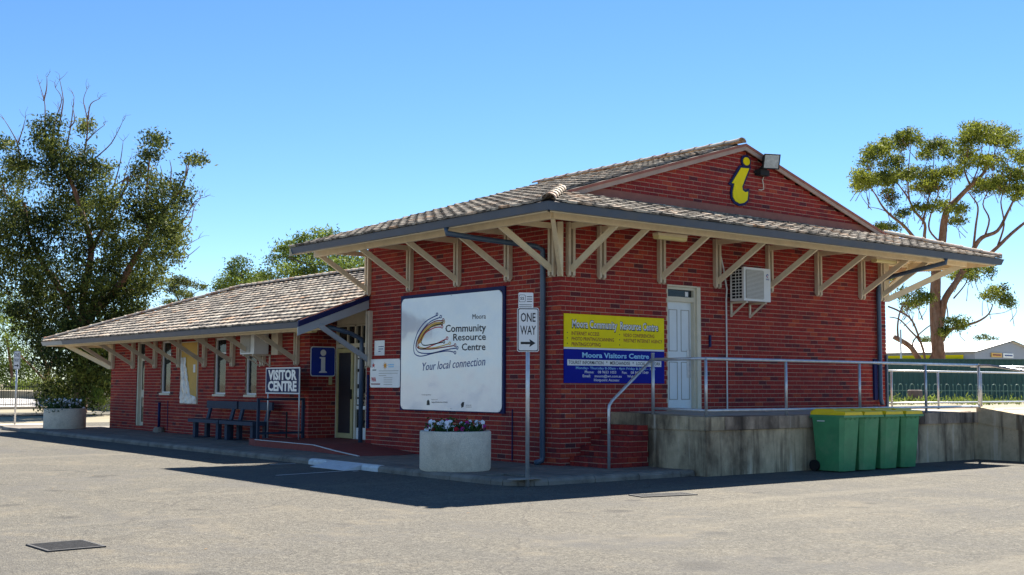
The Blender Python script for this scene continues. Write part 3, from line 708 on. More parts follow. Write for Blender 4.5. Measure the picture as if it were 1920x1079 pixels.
# fascia, soffit, rafters, beam
def eave(fr, u0, u1, wallout, out, ez, pitch, step, m0=0, m1=0):
    """fr: u along the wall, n outwards; m0/m1 = mitre growth of u per metre outwards at each end"""
    b = MB(); o1 = out - .125
    b.prism([(u0 - m0 * o1, ez - .14), (u1 + m1 * o1, ez - .14), (u1 + m1 * o1, ez - .02), (u0 - m0 * o1, ez - .02)], fr, o1 - .03, o1); b.build('fascia', 'cream', bld)
    b = MB(); za = ez + pitch * .15 - .075; zb = ez + pitch * out - .075
    vs = [fr @ V(p) for p in ((u0 - m0 * (out - .15), out - .15, za), (u1 + m1 * (out - .15), out - .15, za), (u1, .0, zb), (u0, .0, zb))]
    b.add(vs, [(0, 1, 2, 3)]); b.build('soffit', 'soffit', bld)
    bo = out - .6; b = MB(); b.prism([(u0 - m0 * bo, ez - .16), (u1 + m1 * bo, ez - .16), (u1 + m1 * bo, ez + .02), (u0 - m0 * bo, ez + .02)], fr, bo - .035, bo + .035); b.build('eave_beam', 'cream', bld)
    n = int((u1 - u0) / step)
    for k in range(n + 1):
        u = u0 + .12 + (u1 - u0 - .24) * k / n; b = MB(); s = pitch
        vs = []
        for uu in (u - .022, u + .022):
            vs += [fr @ V((uu, .01, ez + s * out - .16)), fr @ V((uu, out - .16, ez + s * .16 - .165)), fr @ V((uu, out - .16, ez + s * .16 - .08)), fr @ V((uu, .01, ez + s * out - .08))]
        b.add(vs, [(0, 1, 2, 3), (7, 6, 5, 4), (0, 4, 5, 1), (1, 5, 6, 2), (2, 6, 7, 3), (3, 7, 4, 0)]); b.build('rafter', 'cream', bld)
eave(FRONT(), 0, W, 0, EO, EZ, PITCH, .62, 1, 1)
eave(SIDE(), -VY1, 0, 0, EO, EZ, PITCH, .62, 0, 1)
eave(frR, 0, VY1, 0, EO, EZ, PITCH, .62, 1, 0)
eave(SIDE(), -WL, -D + .06, 0, 1.7, WZ, WP, .6, 1, 0)
eave(frame((0, WL, 0), (-1, 0, 0), (0, 1, 0)), -6, 0, 0, 1.7, WZ, WP, .62, 0, 1)
# brackets
def bracket(fr, u, z0, z1, out, zs0, ztop, mk='cream', mk2='taupe', arm=True):
    br = thing('bracket', None, None, tuple(fr @ V((u, 0, z0))))
    attach(br, bld)
    for du in (-.052, .052):
        b = MB(); pr = [(.0, z0 + .06), (.045, z0), (.085, z0 + .03), (.085, z1), (.0, z1)]
        f2 = frame(fr @ V((u + du, 0, 0)), [fr[i][1] for i in range(3)], [fr[i][0] for i in range(3)])
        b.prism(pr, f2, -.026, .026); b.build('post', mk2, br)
    b = MB(); b.bar(fr @ V((u, .05, zs0)), fr @ V((u, out, ztop)), .048, .105, up=fr.to_3x3() @ V((0, 0, 1))); b.build('strut', mk, br)
    if not arm: return br
    b = MB(); b.bar(fr @ V((u, .0, z1 - .06)), fr @ V((u, out + .02, z1 - .06)), .046, .1); b.build('outrigger', mk, br)
    return br
for u in (.20, .94, 2.47, 4.02, 5.60, 7.20, 8.73, 9.47): bracket(FRONT(), u, 3.30, 4.27, 1.24, 3.43, 4.13)
for y in (.17, 1.44, 3.05, 4.73, 6.38): bracket(SIDE(), -y, 3.30, 4.27, 1.24, 3.43, 4.13)
for u in (.2, 1.6, 3.2, 4.8, 6.3): bracket(frR, u, 3.30, 4.27, 1.24, 3.43, 4.13)
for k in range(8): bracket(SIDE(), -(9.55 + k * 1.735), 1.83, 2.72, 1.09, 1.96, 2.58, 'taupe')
for u in (.3, 1.9, 3.6, 5.3): bracket(frame((0, WL, 0), (-1, 0, 0), (0, 1, 0)), -u, 1.83, 2.72, 1.09, 1.96, 2.58)
bracket(SIDE(), -6.30, 1.76, 2.98, 1.25, 1.92, 2.62, 'palegutter', arm=False)
for (cx_, cy_, sx, sy, zl, zu, ou) in ((0, 0, -1, -1, 3.36, 4.16, 1.24), (W, 0, 1, -1, 3.36, 4.16, 1.24), (0, WL, -1, 1, 1.9, 2.6, 1.09)):
    b = MB(); b.bar((cx_ + sx * .05, cy_ + sy * .05, zl), (cx_ + sx * ou, cy_ + sy * ou, zu), .06, .13); b.build('corner_brace', 'cream', bld)
    b = MB(); dd = V((sx, sy, 0)).normalized(); b.bar(V((cx_, cy_, zl - .06)) + dd * .045, V((cx_, cy_, zu + .1)) + dd * .045, .10, .085, up=dd); b.build('corner_post', 'cream', bld)
# downpipes
def dp(path, r=.045, mk='blue'):
    b = MB(); b.tube(path, r, 10); return b.build('downpipe', mk, bld, smooth=True)
dp([(-EO + .1, 1.0, 4.12), (-EO + .1, 1.0, 4.02), (-1.2, .85, 3.96), (-.2, .45, 3.86), (-.075, .40, 3.80), (-.07, .40, 3.6), (-.07, .40, .13), (-.075, .41, .07), (-.2, .45, .03)], .05)
dp([(9.3, -EO + .1, 4.12), (9.3, -EO + .1, 4.03), (9.3, -.25, 3.8), (9.3, -.09, 3.72), (9.3, -.07, 3.5), (9.3, -.07, 1.12), (9.28, -.13, 1.0)], .05)
dp([(-.9, 6.58, 2.62), (-.35, 6.58, 2.50), (-.06, 6.58, 2.38), (-.05, 6.58, 2.2), (-.05, 6.58, .1)], .05)
b = MB(); b.box((9.12, -.05, 1.10), (9.235, -.004, 2.0)); b.build('pipe_cover', 'navy', bld)
b = MB(); b.box((9.585, -.05, .93), (9.64, .0, 2.1)); b.build('pipe_cover', 'blue', bld)
# small conduits
for y, z0, z1 in ((1.33, .02, .95), ):
    b = MB(); b.tube([(-.015, y, z0), (-.015, y, z1)], .012, 6); b.build('conduit', 'navy', bld)
b = MB(); b.tube([(4.30, -.02, .93), (4.30, -.02, 3.1), (4.31, -.03, 3.3), (4.22, -.03, 3.7), (4.14, -.03, 3.95)], .016, 6); b.build('conduit', 'acwhite', bld)
b = MB(); b.box((3.80, -.03, 2.15), (3.85, -.002, 2.38)); b.build('switch_box', 'navy', bld)
b = MB(); b.tube([(-.03, 6.33, .45), (-.03, 6.33, 1.6)], .03, 8); b.build('conduit', 'navy', bld)
b = MB(); b.tube([(-.015, 17.25, .05), (-.015, 17.25, .9)], .01, 6); b.build('conduit', 'navy', bld)

# ---------------- doors and windows
def part(name, mk, parent, *boxes, fr=None, smooth=False):
    b = MB()
    for a, c in boxes: b.box(a, c, 0, fr)
    return b.build(name, mk, parent, smooth)
# side door on the platform: frame, transom, panelled leaf (set back in the reveal)
x0, x1, z0, z1 = DOOR; F = FRONT()
dr = part('door', 'door', bld, ((x0 + .05, -.11, z0 + .01), (x1 - .15, -.15, 3.0)), fr=F)
for a, c, p, q in ((.10, .33, .2, .92), (.43, .66, .2, .92), (.10, .33, 1.12, 1.92), (.43, .66, 1.12, 1.92)):
    for e in ((a, p, c, p + .012), (a, q - .012, c, q), (a, p, a + .012, q), (c - .012, p, c, q)):
        part('panel_moulding', 'acgrille', dr, ((x0 + .05 + e[0], -.113, z0 + e[1]), (x0 + .05 + e[2], -.104, z0 + e[3])), fr=F)
part('lock_plate', 'galv', dr, ((x0 + .64, -.11, z0 + .62), (x0 + .73, -.10, z0 + 1.16)), fr=F)
b = MB(); b.tube([F @ V((x0 + .69, -.10, z0 + .98)), F @ V((x0 + .69, -.05, z0 + .98))], [.016, .03], 10); b.build('door_knob', 'galv', dr, True)
df = part('door_frame', 'frame', bld, ((x0, -.16, z0), (x0 + .05, -.03, z1)), ((x1 - .15, -.16, z0), (x1 - .1, -.03, z1)), ((x0 + .052, -.16, 3.0), (x1 - .152, -.03, 3.09)), ((x0 + .052, -.16, z1 - .05), (x1 - .152, -.03, z1)), ((x1 - .1, -.03, z0), (x1 + .0, .012, z1 + .02)), ((x0, -.028, z1), (x1 - .102, .012, z1 + .03)), fr=F)
tl = part('transom_light', 'glass', df, ((x0 + .052, -.10, 3.092), (x1 - .152, -.09, z1 - .052)), fr=F)
part('notice', 'white', tl, ((x0 + .58, -.088, 3.11), (x0 + .66, -.084, 3.2)), fr=F)
part('unlit_room_sheet', 'dark', bld, ((x0, -.2, z0), (x1, -.19, z1)), fr=F)  # near-black sheet painted in place of the unlit room
S = SIDE()
def window(y0, y1, z0, z1, notices):
    wn = part('window', 'white', bld, ((-y1, -.12, z0), (-y1 + .045, -.05, z1)), ((-y0 - .045, -.12, z0), (-y0, -.05, z1)), ((-y1 + .046, -.12, z1 - .045), (-y0 - .046, -.05, z1)), ((-y1 + .046, -.12, z1 - .42), (-y0 - .046, -.045, z1 - .37)), ((-y1 + .046, -.12, z0), (-y0 - .046, -.05, z0 + .04)), fr=S)
    part('sill', 'frame', wn, ((-y1 - .02, -.05, z0 - .06), (-y0 + .02, .035, z0 - .005)), fr=S)
    part('pane', 'glass', wn, ((-y1 + .046, -.09, z0 + .041), (-y0 - .046, -.085, z1 - .421)), fr=S)
    part('pane', 'glass', wn, ((-y1 + .046, -.09, z1 - .369), (-y0 - .046, -.085, z1 - .046)), fr=S)
    part('blind', 'white', wn, ((-y1 + .05, -.115, z1 - .62), (-y0 - .05, -.108, z1 - .43)), fr=S)
    part('backing', 'dark', wn, ((-y1 + .002, -.17, z0 + .002), (-y0 - .002, -.155, z1 - .002)), fr=S)  # near-black sheet close behind the panes, darkness of the room put in colour
    for (a, c, p, q) in notices: part('notice', 'white', wn, ((-y1 + a, -.105, z0 + p), (-y1 + c, -.10, z0 + q)), fr=S)
window(17.15, 17.86, 1.12, 2.61, [(.48, .62, .08, .42)])
window(13.50, 14.22, 1.12, 2.60, [(.08, .24, .05, .5), (.36, .66, .05, .3)])
window(11.70, 12.34, 1.12, 2.59, [(.07, .30, .06, .42), (.44, .58, .06, .35), (.12, .2, .5, .8)])
# tall wing door
y0, y1, z0, z1 = WDOOR
wd_ = part('door', 'frame', bld, ((-y1 + .09, -.14, z0 + .01), (-y0 - .05, -.10, z1 - .42)), fr=S)
for p, q in ((.12, .85), (1.08, 1.95)): part('pane', 'glass', wd_, ((-y1 + .2, -.10, z0 + p), (-y0 - .15, -.095, z0 + q)), fr=S)
part('door_frame', 'frame', bld, ((-y1, -.16, z0), (-y1 + .085, -.02, z1)), ((-y0 - .045, -.16, z0), (-y0, -.04, z1)), ((-y1 + .086, -.16, z1 - .05), (-y0 - .046, -.04, z1)), ((-y1 + .086, -.16, z1 - .42), (-y0 - .046, -.04, z1 - .37)), fr=S)
part('transom_light', 'glass', bld, ((-y1 + .086, -.1, z1 - .368), (-y0 - .046, -.095, z1 - .052)), fr=S)
part('unlit_room_sheet', 'dark', bld, ((-y1, -.26, z0), (-y0, -.25, z1)), fr=S)  # near-black sheet in place of the shade behind the wing door
# boarded window
y0, y1, z0, z1 = BOARDW
bw = part('boarded_window', 'board', bld, ((-y1, -.004, z0), (-y0, .025, z1)), fr=S)
part('frame', 'frame', bw, ((-y1 - .02, -.004, z0), (-y1 - .002, .04, z1)), ((-y0 + .002, -.004, z0), (-y0 + .02, .04, z1)), ((-y1 - .02, -.004, z1 + .002), (-y0 + .02, .04, z1 + .025)), fr=S)
b = MB(); nx, nz = 14, 26                      # crumpled film hanging loose over the lower left of the board
vs = []
for j in range(nz + 1):
    v = j / nz; wdt = (1.09 if v < .16 else 1.09 * max(.30, .62 - .45 * (v - .16)))
    for i in range(nx + 1):
        uq = i / nx * wdt; vs.append(S @ V((-y1 + uq, .032 + .02 * random.random() + .015 * math.sin(uq * 23 + v * 9), z0 + v * 1.28)))
b.add(vs, [(j * (nx + 1) + i, j * (nx + 1) + i + 1, (j + 1) * (nx + 1) + i + 1, (j + 1) * (nx + 1) + i) for j in range(nz) for i in range(nx)]); b.build('plastic_film', 'film', bw, True)
part('lamp_notice', 'white', bw, ((-y0 - .27, .027, z0 + .86), (-y0 - .13, .03, z0 + 1.08)), fr=S)
# entrance in the recess: x = .70
R7 = SIDE(.70)
ent = part('entrance_screen', 'frame', bld, ((-8.98, -.1, .13), (-8.92, .0, 2.78)), ((-8.14, -.1, .13), (-8.07, .0, 2.78)), ((-7.62, -.1, .13), (-7.56, 0, 2.78)), ((-8.918, -.1, 2.25), (-8.142, .0, 2.34)), ((-8.068, -.1, 2.25), (-7.622, 0, 2.34)), ((-8.918, -.1, 2.74), (-7.622, 0, 2.78)), ((-8.5, -.09, 2.342), (-8.45, -.01, 2.738)), ((-7.88, -.09, 2.342), (-7.84, -.01, 2.738)), fr=R7)
ed = part('door', 'yelframe', bld, ((-8.9, -.02, .15), (-8.82, .03, 2.23)), ((-8.24, -.02, .15), (-8.15, .03, 2.23)), ((-8.818, -.02, 2.13), (-8.242, .03, 2.23)), ((-8.818, -.02, .15), (-8.242, .03, .26)), fr=R7)
part('screen', 'screen', ed, ((-8.818, -.005, .262), (-8.242, .008, 2.128)), fr=R7)
part('door_handle', 'rubber', ed, ((-8.22, .032, 1.05), (-8.17, .06, 1.28)), fr=R7)
part('transom_light', 'glass', ent, ((-8.916, -.06, 2.342), (-7.624, -.05, 2.738)), fr=R7)
part('side_light', 'glass', ent, ((-8.066, -.06, .9), (-7.624, -.05, 2.248)), fr=R7)
part('kick_panel', 'white', ent, ((-8.066, -.08, .13), (-7.624, -.03, .40)), ((-8.066, -.08, .82), (-7.624, -.03, .9)), fr=R7)
part('side_light', 'glass', ent, ((-8.066, -.06, .402), (-7.624, -.05, .818)), fr=R7)
for z, h in ((.93, .13), (1.1, .2), (1.4, .28), (1.75, .22), (2.0, .15)): part('notice', 'white', ent, ((-8.05, -.045, z), (-7.86, -.04, z + h)), fr=R7)
part('wall_panel', 'frame', bld, ((-8.98, -.1, 2.79), (-6.5, -.02, 3.6)), fr=R7)
part('wall_panel', 'frame', bld, ((-7.55, -.1, .1), (-6.5, -.02, 2.789)), fr=R7)
part('unlit_room_sheet', 'dark', bld, ((-8.98, -.6, .1), (-7.5, -.58, 2.8)), fr=R7)  # near-black sheet, the entrance's unlit inside put in colour
part('bell_box', 'yelframe', bld, ((.52, .002, 1.38), (.60, .03, 1.58)), fr=frT)

# brick steps up to the platform
st = thing('brick_steps', 'red brick steps against the wall climbing to the concrete platform', 'steps', (.7, -.5, 0))
for k in range(4):
    xs_, zt_ = .22 + .245 * k, .182 * (k + 1) - .02
    core = MB(); core.box((xs_ + .009, -.94, -.1 if k == 0 else .182 * k - .02), (1.199, -.001, zt_ - .006)); core.build('step', 'mortar', st)
    zl = -.1 if k == 0 else .182 * k - .02; nrow = 2 if k else 3
    hh = (zt_ - zl) / nrow
    for r in range(nrow):
        za, zb = zl + r * hh + .006, zl + (r + 1) * hh - (.006 if r < nrow - 1 else 0)
        u = xs_ - (.12 if (r + k) % 2 else 0)
        while u < 1.199:                                   # outer side
            a, c = max(u, xs_ + .001), min(u + .23, 1.198)
            if c - a > .02:
                q = MB(); q.box((a, -.952, za), (c, -.93, zb), 0, tone=random.uniform(.1, .9)); q.build('brick', 'brick', st, tone=True)
            u += .24
        v = -.945 + (.12 if r % 2 else 0) - .12
        while v < -.002:                                   # riser
            a, c = max(v, -.928), min(v + .11, -.003)
            if c - a > .02:
                q = MB(); q.box((xs_, a, za), (xs_ + .11, c, zb), 0, tone=random.uniform(.05, .85)); q.build('brick', 'brick', st, tone=True)
            v += .12

# entrance ramp, red painted
b = MB(); b.add([(-1.33, 9.0, .14), (-1.40, 6.2, .14), (-1.44, 5.2, .06), (-1.46, 4.3, .004), (-.6, 4.2, .004), (-.012, 4.5, .004), (-.012, 6.4, .14), (.69, 6.5, .14), (.69, 8.99, .14), (-.012, 8.99, .14), (-.012, 9.6, .14), (-1.2, 9.6, .14)] , [(0, 1, 2, 3, 4, 5, 6, 7, 8, 9, 10, 11)])
bm = bmesh.new(); me = bpy.data.meshes.new('entrance_ramp')
top = b.v; n = len(top); vs = [bm.verts.new(v) for v in top] + [bm.verts.new((v[0], v[1], -.05)) for v in top]
bm.faces.new(vs[:n])
for i in range(n): bm.faces.new((vs[(i + 1) % n], vs[i], vs[n + i], vs[n + (i + 1) % n]))
bmesh.ops.triangulate(bm, faces=[f for f in bm.faces if len(f.verts) > 4]); bmesh.ops.recalc_face_normals(bm, faces=bm.faces); bm.to_mesh(me); bm.free(); me.materials.append(M['redramp'])
er = bpy.data.objects.new('entrance_ramp', me); COL.objects.link(er); tag(er, 'red painted concrete ramp at the recessed entrance', 'ramp')
b = MB()
ed_ = [(-1.335, 9.0, .143), (-1.40, 6.2, .143), (-1.44, 5.2, .064), (-1.46, 4.3, .008)]
for p, q in zip(ed_, ed_[1:]): b.bar(p, q, .045, .012)
b.build('edge_line', 'wornwhite', er)

# ================================================================== signs
def rrect(w, h, r, n=5):
    pts = []
    for cx_, cy_, a0 in ((w / 2 - r, h / 2 - r, 0), (-w / 2 + r, h / 2 - r, 90), (-w / 2 + r, -h / 2 + r, 180), (w / 2 - r, -h / 2 + r, 270)):
        for i in range(n + 1): a = math.radians(a0 + 90 * i / n); pts.append((cx_ + r * math.cos(a), cy_ + r * math.sin(a)))
    return pts
def circ(cx_, cy_, r, n=20, ry=None): return [(cx_ + r * math.cos(2 * math.pi * i / n), cy_ + (ry or r) * math.sin(2 * math.pi * i / n)) for i in range(n)]
def shape(name, polys, fr, d0, d1, mk, parent):
    b = MB()
    for p in polys: b.prism(p, fr, d0, d1)
    return b.build(name, mk, parent)
def shift(poly, dx, dy): return [(x + dx, y + dy) for x, y in poly]
# --- big white board on the side wall
BU0, BU1, BZ0, BZ1 = -5.0, -1.6, .89, 3.16
sg = thing('sign_board', 'large white rounded sign board with coloured swirl logo and grey lettering on the side wall', 'sign', (0, 3.3, .87))
cu, cz = (BU0 + BU1) / 2, (BZ0 + BZ1) / 2
shape('backing', [[(BU0 - .05, BZ0 - .02), (BU1 + .06, BZ0 - .02), (BU1 + .06, BZ1 + .07), (BU0 - .05, BZ1 + .07)]], S, .004, .04, 'navy', sg)
bp = bmesh.new(); pts = shift(rrect(BU1 - BU0, BZ1 - BZ0, .12), cu, cz)
shape('panel', [pts], S, .041, .055, 'boardwhite', sg)
def bz(zx, zy):                                 # position on the board from reading the photograph's lettering layout
    l0, l1 = 70 - (zy - 125) / 865 * 8, 858 - (zy - 45) / 977 * 8
    s = (zx - l0) / (l1 - l0); tp = 125 + (45 - 125) * s; bt = 992 + (1022 - 992) * s
    d0, d1 = 1 / 30.1, 1 / 26.6                  # nearer edge is larger: undo the foreshortening
    z0_, z1_ = 1 / d0, 1 / d1
    k = s * z0_ / (s * z0_ + (1 - s) * z1_) if False else s * 26.6 ** 0 / 1
    w0, w1 = 24.0, 21.6                           # distances of far and near edge
    k = s * w0 / (s * w0 + (1 - s) * w1)
    return BU0 + (BU1 - BU0) * k, BZ1 - (BZ1 - BZ0) * (zy - tp) / (bt - tp)
def smoothpath(p, n=6):
    out = []
    for i in range(len(p) - 1):
        p0, p1, p2, p3 = p[max(i - 1, 0)], p[i], p[i + 1], p[min(i + 2, len(p) - 1)]
        for k in range(n):
            t = k / n; out.append(tuple(.5 * (2 * b_ + (c_ - a_) * t + (2 * a_ - 5 * b_ + 4 * c_ - d_) * t * t + (-a_ + 3 * b_ - 3 * c_ + d_) * t ** 3) for a_, b_, c_, d_ in zip(p0, p1, p2, p3)))
    out.append(tuple(p[-1])); return out
def ribbon(path, wdt, fr, d, mk, parent, name='stroke'):
    b = MB(); P = smoothpath(path); L = []
    for i, (x, y) in enumerate(P):
        a, c = P[max(i - 1, 0)], P[min(i + 1, len(P) - 1)]; tx, ty = c[0] - a[0], c[1] - a[1]; l = math.hypot(tx, ty) or 1
        L.append(((x - ty / l * wdt / 2, y + tx / l * wdt / 2), (x + ty / l * wdt / 2, y - tx / l * wdt / 2)))
    vs = [fr @ V((q[0], d, q[1])) for pr in L for q in pr]
    b.add(vs, [(2 * i, 2 * i + 1, 2 * i + 3, 2 * i + 2) for i in range(len(P) - 1)])
    return b.build(name, mk, parent)
SW = [([(352, 250), (300, 275), (250, 310), (200, 380), (170, 470), (166, 530), (182, 564), (230, 575), (330, 550), (430, 535), (482, 545)], 'inkblue', (349, 243), (490, 548)),
      ([(372, 268), (290, 306), (220, 390), (188, 460), (184, 515), (215, 548), (300, 553), (420, 525), (498, 512)], 'inkblue', (378, 262), (507, 510)),
      ([(390, 293), (330, 300), (255, 350), (205, 430), (187, 485), (210, 516), (300, 520), (400, 505), (482, 492)], 'maroon', (398, 288), (491, 488)),
      ([(394, 306), (330, 312), (262, 355), (215, 420), (197, 475), (222, 508), (330, 508), (440, 478)], 'gold', (402, 303), (449, 473)),
      ([(380, 320), (320, 335), (255, 385), (226, 440), (230, 478), (258, 490), (330, 478), (394, 465)], 'black', (388, 317), (403, 462)),
      ([(380, 345), (330, 350), (262, 388), (212, 455), (200, 500), (232, 520), (330, 482), (420, 439)], 'red', (388, 342), (428, 433))]
for pth, mk, e0, e1 in SW:
    ribbon([bz(*q) for q in pth], .022, S, .0565, mk, sg)
    for e in (e0, e1):
        c = bz(*e); b = MB()
        ro, ri = .036, .018; nseg = 14
        vs = [S @ V((c[0] + r_ * 1.1 * math.cos(2 * math.pi * i / nseg), .058, c[1] + r_ * math.sin(2 * math.pi * i / nseg))) for r_ in (ro, ri) for i in range(nseg)]
        b.add(vs, [(i, (i + 1) % nseg, nseg + (i + 1) % nseg, nseg + i) for i in range(nseg)]); b.build('stroke_end', mk, sg)
b = MB(); w_ = [bz(*q) for q in ((400, 300), (330, 306), (262, 350), (212, 420), (190, 485), (222, 470), (255, 400), (300, 350), (386, 326))]
b.prism(w_, S, .0556, .0562); b.build('logo_wash', 'gold', sg)
b = (sg, ['black', 'inkblue'])
def btext(s, x0, x1, yb, hpx, bold=0, shear=0, mi=0, y1=None):
    a, c = bz(x0, yb), bz(x1, yb if y1 is None else y1); tp = bz(x0, yb - hpx)
    text(b, s, S, a[0], c[0], a[1], tp[1] - a[1], .0585, mi, bold, shear, (c[1] - a[1]) / (c[0] - a[0]))
btext('Moora', 627, 731, 281, 40, 0, y1=277); btext('Community', 415, 732, 384, 56, .012, y1=376); btext('Resource', 476, 731, 452, 53, .012, y1=446); btext('Centre', 543, 728, 530, 54, .012, y1=527)
btext('Your local connection', 234, 726, 690, 62, 0, .25, 1, y1=648)
btext('Proudly supported by', 230, 303, 884, 8); btext('Department of', 307, 355, 922, 7); btext('Regional Development and Lands', 307, 431, 943, 9, .01); btext('ROYALTIES', 575, 618, 968, 7); btext('FOR REGIONS', 575, 619, 982, 7)
shape('crest', [[bz(*q) for q in ((268, 962), (292, 962), (290, 930), (280, 918), (270, 930))], [bz(*q) for q in ((540, 985), (556, 975), (562, 940), (548, 938), (536, 955))]], S, .056, .0575, 'black', sg)
for zx, zy in ((80, 140), (845, 60), (75, 975), (840, 1005), (458, 990), (462, 92)):
    c = bz(zx, zy); b = MB(); b.tube([S @ V((c[0], .054, c[1])), S @ V((c[0], .061, c[1]))], .012, 8); b.build('screw', 'galv', sg)
# --- yellow and blue information sign on the front wall
F = FRONT()
ys_ = thing('information_sign', 'yellow and blue printed information sign beside the platform door', 'sign', (1.3, -.03, 1.43))
X0, X1, ZA, ZM, ZC = .07, 2.55, 1.435, 2.045, 2.655
shape('yellow_panel', [[(X0, ZM + .02), (X1, ZM + .02), (X1, ZC), (X0, ZC)]], F, .004, .022, 'yellow', ys_)
shape('divider', [[(X0, ZM - .012), (X1, ZM - .012), (X1, ZM + .018), (X0, ZM + .018)]], F, .004, .022, 'white', ys_)
shape('blue_panel', [[(X0, ZA), (X1, ZA), (X1, ZM - .014), (X0, ZM - .014)]], F, .004, .022, 'royal', ys_)
shape('white_strip', [[(X0 + .07, ZA + .31), (X1 - .08, ZA + .31), (X1 - .08, ZA + .415), (X0 + .07, ZA + .415)]], F, .0225, .0235, 'white', ys_)
b = (ys_, ['black', 'white', 'maroon', 'skyblue'])
text(b, 'Moora Community  Resource Centre', F, X0 + .175, X1 - .145, ZC - .247, .14, .0235, 0, .06)
text(b, 'Moora Community  Resource Centre', F, X0 + .185, X1 - .165, ZC - .238, .13, .0250, 1, .02)
for i, s in enumerate(('INTERNET ACCESS', 'PHOTO PRINTING/SCANNING', 'PRINTING/COPYING')): text(b, s, F, X0 + .17, X0 + (.83, 1.19, .86)[i], ZC - .375 - .095 * i, .062, .0235, 2, .012)
for i, s in enumerate(('VIDEO CONFERENCING', 'WESTNET INTERNET AGENCY')): text(b, s, F, X0 + 1.42, X0 + (2.22, 2.43)[i], ZC - .375 - .095 * i, .062, .0235, 2, .012)
for u in (X0 + .07, X0 + 1.33):
    for i in range(3): shape('bullet', [circ(u, ZC - .335 - .095 * i, .011, 8)], F, .0225, .024, 'black', ys_)
text(b, 'Moora Visitors Centre', F, X0 + .42, X1 - .40, ZA + .455, .085, .0235, 3, .03)
text(b, 'TOURIST INFORMATION   *   MERCHANDISE   *   LOCAL ARTWORK', F, X0 + .1, X1 - .1, ZA + .335, .058, .0245, 0, .012)
text(b, 'Monday- Thursday 8-30am - 4pm Friday 8-30am - 3pm', F, X0 + .27, X1 - .24, ZA + .247, .042, .0235, 3, .01)
text(b, 'Phone:    08 9653 1053      Fax:    08 9653 1049', F, X0 + .48, X1 - .42, ZA + .175, .045, .0235, 1, .012)
text(b, 'Email:    moora@wn.com.au      Web:', F, X0 + .43, X1 - .78, ZA + .105, .045, .0235, 1, .012)
text(b, 'Hotpoint Access:', F, X0 + .70, X1 - 1.16, ZA + .035, .045, .0235, 1, .012)
# --- yellow letter i on the gable
fi = lambda px, py: (lambda p: (p.x, p.z))(onplane(1340 + px / 7.193, 250 + py / 7.193, 1, -.03))
def grow(poly, d):
    n = len(poly); out = []; ar = sum(poly[i][0] * poly[(i + 1) % n][1] - poly[(i + 1) % n][0] * poly[i][1] for i in range(n)); sgn = 1 if ar > 0 else -1
    for i in range(n):
        a, c, e = poly[i - 1], poly[i], poly[(i + 1) % n]
        def nr(p, q): l = math.hypot(q[0] - p[0], q[1] - p[1]) or 1; return ((q[1] - p[1]) / l * sgn, -(q[0] - p[0]) / l * sgn)
        n1, n2 = nr(a, c), nr(c, e); mx_, my_ = n1[0] + n2[0], n1[1] + n2[1]; k = max(.5, (mx_ * mx_ + my_ * my_) / 2)
        out.append((c[0] + mx_ / k * d, c[1] + my_ / k * d))
    return out
body = [fi(*q) for q in ((352, 468), (460, 477), (410, 600), (365, 722), (372, 770), (405, 798), (445, 788), (442, 850), (434, 905), (390, 942), (335, 951), (275, 918), (245, 865), (240, 800), (250, 740), (262, 682), (228, 672), (290, 570))]
body = body if sum(body[i - 1][0] * body[i][1] - body[i][0] * body[i - 1][1] for i in range(len(body))) > 0 else body[::-1]
dot = circ(*fi(425, 381), .098, 20, .083)
il = thing('letter_i_emblem', 'yellow slanted letter i with dark blue border high on the gable', 'sign', tuple(V((fi(340, 950)[0], -.03, fi(340, 950)[1]))))
shape('border', [grow(body, .05)], F, .006, .03, 'navy', il); shape('border', [grow(dot, .05)], F, .006, .0295, 'navy', il)
shape('letter', [body], F, .0305, .045, 'yellow', il); shape('dot', [dot], F, .0305, .045, 'yellow', il)
# --- blue i sign on the return wall
T9 = frame((0, 9.0, 0), (1, 0, 0), (0, -1, 0))
ib = thing('information_symbol_sign', 'square blue sign with white letter i beside the entrance', 'sign', (.36, 8.98, 1.6))
shape('rim', [shift(rrect(.66, .70, .06), .355, 1.925)], T9, .006, .016, 'white', ib); shape('panel', [shift(rrect(.62, .66, .05), .355, 1.925)], T9, .017, .022, 'signblue', ib)
shape('symbol', [circ(.355, 2.13, .075), [(.26, 2.03), (.41, 2.03), (.41, 1.71), (.46, 1.68), (.46, 1.66), (.25, 1.66), (.25, 1.68), (.30, 1.71), (.30, 1.99), (.26, 2.0)][::-1]], T9, .0225, .026, 'signwhite', ib)
# --- VISITOR CENTRE sign on a pole
S5 = SIDE(-.5)
vc = thing('visitor_sign', 'navy sign with bold white two line lettering on a thin pole in the handrail', 'sign', (-.5, 8.5, .14))
U0, U1, Z0, Z1 = -10.18, -8.50, 1.165, 1.78
shape('rim', [[(U0, Z0), (U1, Z0), (U1, Z1), (U0, Z1)]], S5, 0, .012, 'white', vc); shape('panel', [[(U0 + .035, Z0 + .03), (U1 - .035, Z0 + .03), (U1 - .035, Z1 - .03), (U0 + .035, Z1 - .03)]], S5, .0125, .016, 'navy', vc)
b = (vc, ['signwhite']); text(b, 'VISITOR', S5, U0 + .13, U1 - .13, Z0 + .335, .21, .0175, 0, .045); text(b, 'CENTRE', S5, U0 + .13, U1 - .13, Z0 + .075, .21, .0175, 0, .045)
for u in (U1 - .06, U0 + .08): b = MB(); b.tube([S5 @ V((u, -.02, .1)), S5 @ V((u, -.02, Z1 - .02))], .018, 8); b.build('pole', 'galv', vc, True)
